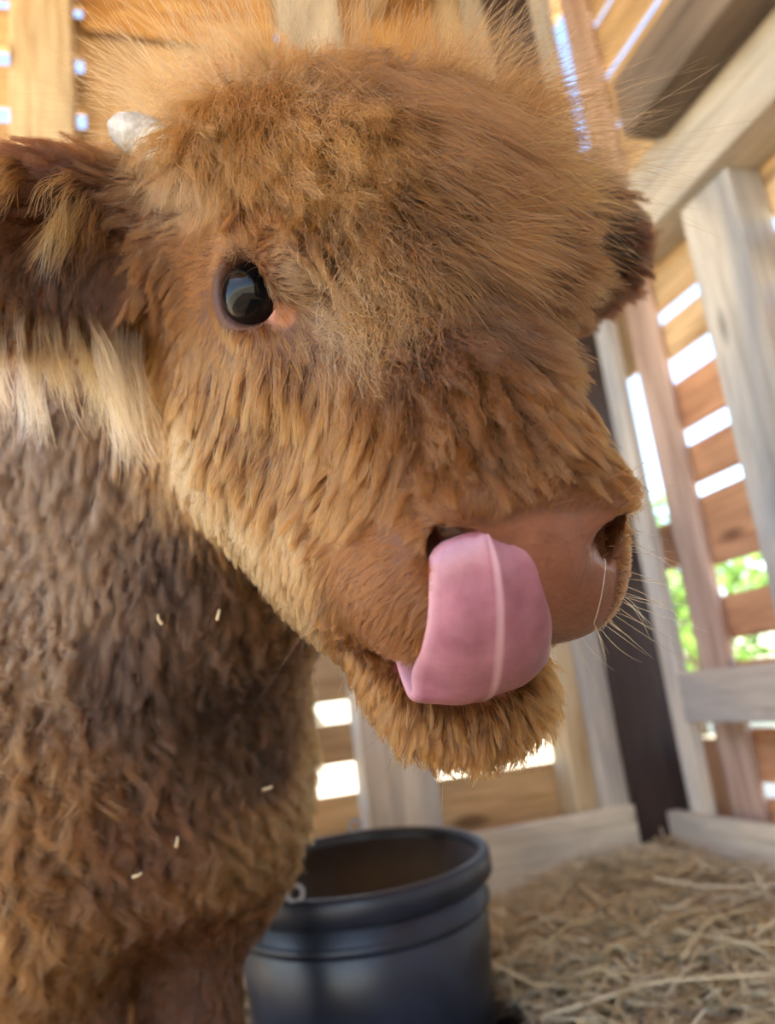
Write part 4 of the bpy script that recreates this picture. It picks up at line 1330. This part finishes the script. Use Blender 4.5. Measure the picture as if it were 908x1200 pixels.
stalk('straw_stalk', [mz(0.40, 1.56, 0.035), mz(0.48, 1.53, 0.03), mz(0.60, 1.48, 0.035)], 0.0030, 1.0, 'long whitish straw stalk lying level below the corner post')
stalk('straw_stalk', [mz(0.12, 1.20, 0.02), mz(0.28, 1.19, 0.025), mz(0.44, 1.16, 0.02)], 0.0028, 0.85, 'long yellow straw stalk lying across the front of the mound')
stalk('straw_stalk', [mz(0.14, 1.38, 0.012), mz(0.21, 1.42, 0.035), mz(0.30, 1.44, 0.02)], 0.0022, 0.7, 'curved straw stalk rising left of the thick pale stalk')
stalk('straw_stalk', [mz(0.10, 1.45, 0.055), mz(0.10, 1.36, 0.03), mz(0.095, 1.26, 0.01)], 0.0020, 0.7, 'upright bent straw stalk near the bucket side')
stalk('straw_stalk', [mz(0.33, 1.22, 0.04), mz(0.40, 1.30, 0.035), mz(0.52, 1.38, 0.03)], 0.0022, 0.8, 'slanting straw stalk at the lower right of the mound')
# bits of straw caught in the coat
for p, n_, dv, lab in (((-0.127, 0.586, 0.598), (-0.06, -0.67, -0.74), (0.3, 0, 1), 'tiny pale straw bit on the dark fur beside the jaw'),
                       ((-0.168, 0.596, 0.595), (-0.22, -0.8, -0.56), (-0.3, 0, 1), 'tiny pale straw bit in the dark neck fur'),
                       ((-0.241, 0.702, 0.401), (0.19, -0.92, -0.34), (1, 0, 0.4), 'bent pale straw bit low on the chest fur'),
                       ((-0.214, 0.706, 0.419), (0.41, -0.87, -0.26), (0.2, 0, 1), 'upright tan straw bit on the chest fur'),
                       ((-0.156, 0.746, 0.446), (0.8, -0.54, -0.25), (1, 0, 0.3), 'tiny straw bit on the front of the brisket')):
    p0, n0 = on_skin(p)
    cpt = p0 + n0 * 0.026; dv = np.asarray(dv, float); dv /= np.linalg.norm(dv)
    stalk('straw_fragment', [cpt - dv * 0.005, cpt + n0 * 0.0025, cpt + dv * 0.003 + n0 * 0.001], 0.0014, 0.55, lab, 'straw bits caught in the coat')

# ------------------------------------------------------------------ shrubs beyond the right wall
def leaf_mat():
    m, nt, b = new_mat('leaf')
    g = G(nt); oi = g.n('ShaderNodeTexCoord')
    n = g.noise(oi.outputs['Object'], 6, 3, 0.5)
    g.l(g.ramp(n, [(0.3, srgb(70, 112, 40)), (0.7, srgb(140, 178, 78))]), b.inputs['Base Color'])
    b.inputs['Roughness'].default_value = 0.5
    return m
LEAF = leaf_mat()
def shrub(xs, ys, h, r, label):
    c, s = math.cos(PSI), math.sin(PSI)
    root = empty('shrub', (xs * c - ys * s, xs * s + ys * c, -0.06))
    tag(root, label, 'shrub', 'shrubs beyond the right wall')
    n = 2600
    V = []; F = []
    for i in range(n):
        v = rng.normal(size=3); v /= np.linalg.norm(v); q = rng.random() ** 0.4
        p = np.array((v[0] * r * q, v[1] * r * q, h * 0.58 + v[2] * h * 0.42 * q))
        a = rng.normal(size=3); a /= np.linalg.norm(a); b_ = np.cross(a, rng.normal(size=3)); b_ /= np.linalg.norm(b_)
        l_ = rng.uniform(0.04, 0.08)
        k = len(V); V += [p - a * l_, p + b_ * l_ * 0.45, p + a * l_, p - b_ * l_ * 0.45]; F.append((k, k + 1, k + 2, k + 3))
    link('foliage', mesh_from('foliage', V, F, False), root, LEAF)['kind'] = 'stuff'
    for j in range(3):
        e = rng.normal(size=2) * r * 0.4
        V, F = tube([(0, 0, 0), (e[0] * 0.3, e[1] * 0.3, h * 0.3), (e[0], e[1], h * 0.7)], [0.04, 0.03, 0.015], 7)
        link('stem', mesh_from('stem', V, F), root, W_DGREY)
shrub(4.2, 5.7, 2.0, 0.9, 'green leafy shrub seen through the slit by the corner post')
shrub(6.3, 6.2, 2.4, 0.9, 'green leafy shrub seen through the slat gaps right of the pinkish stud')
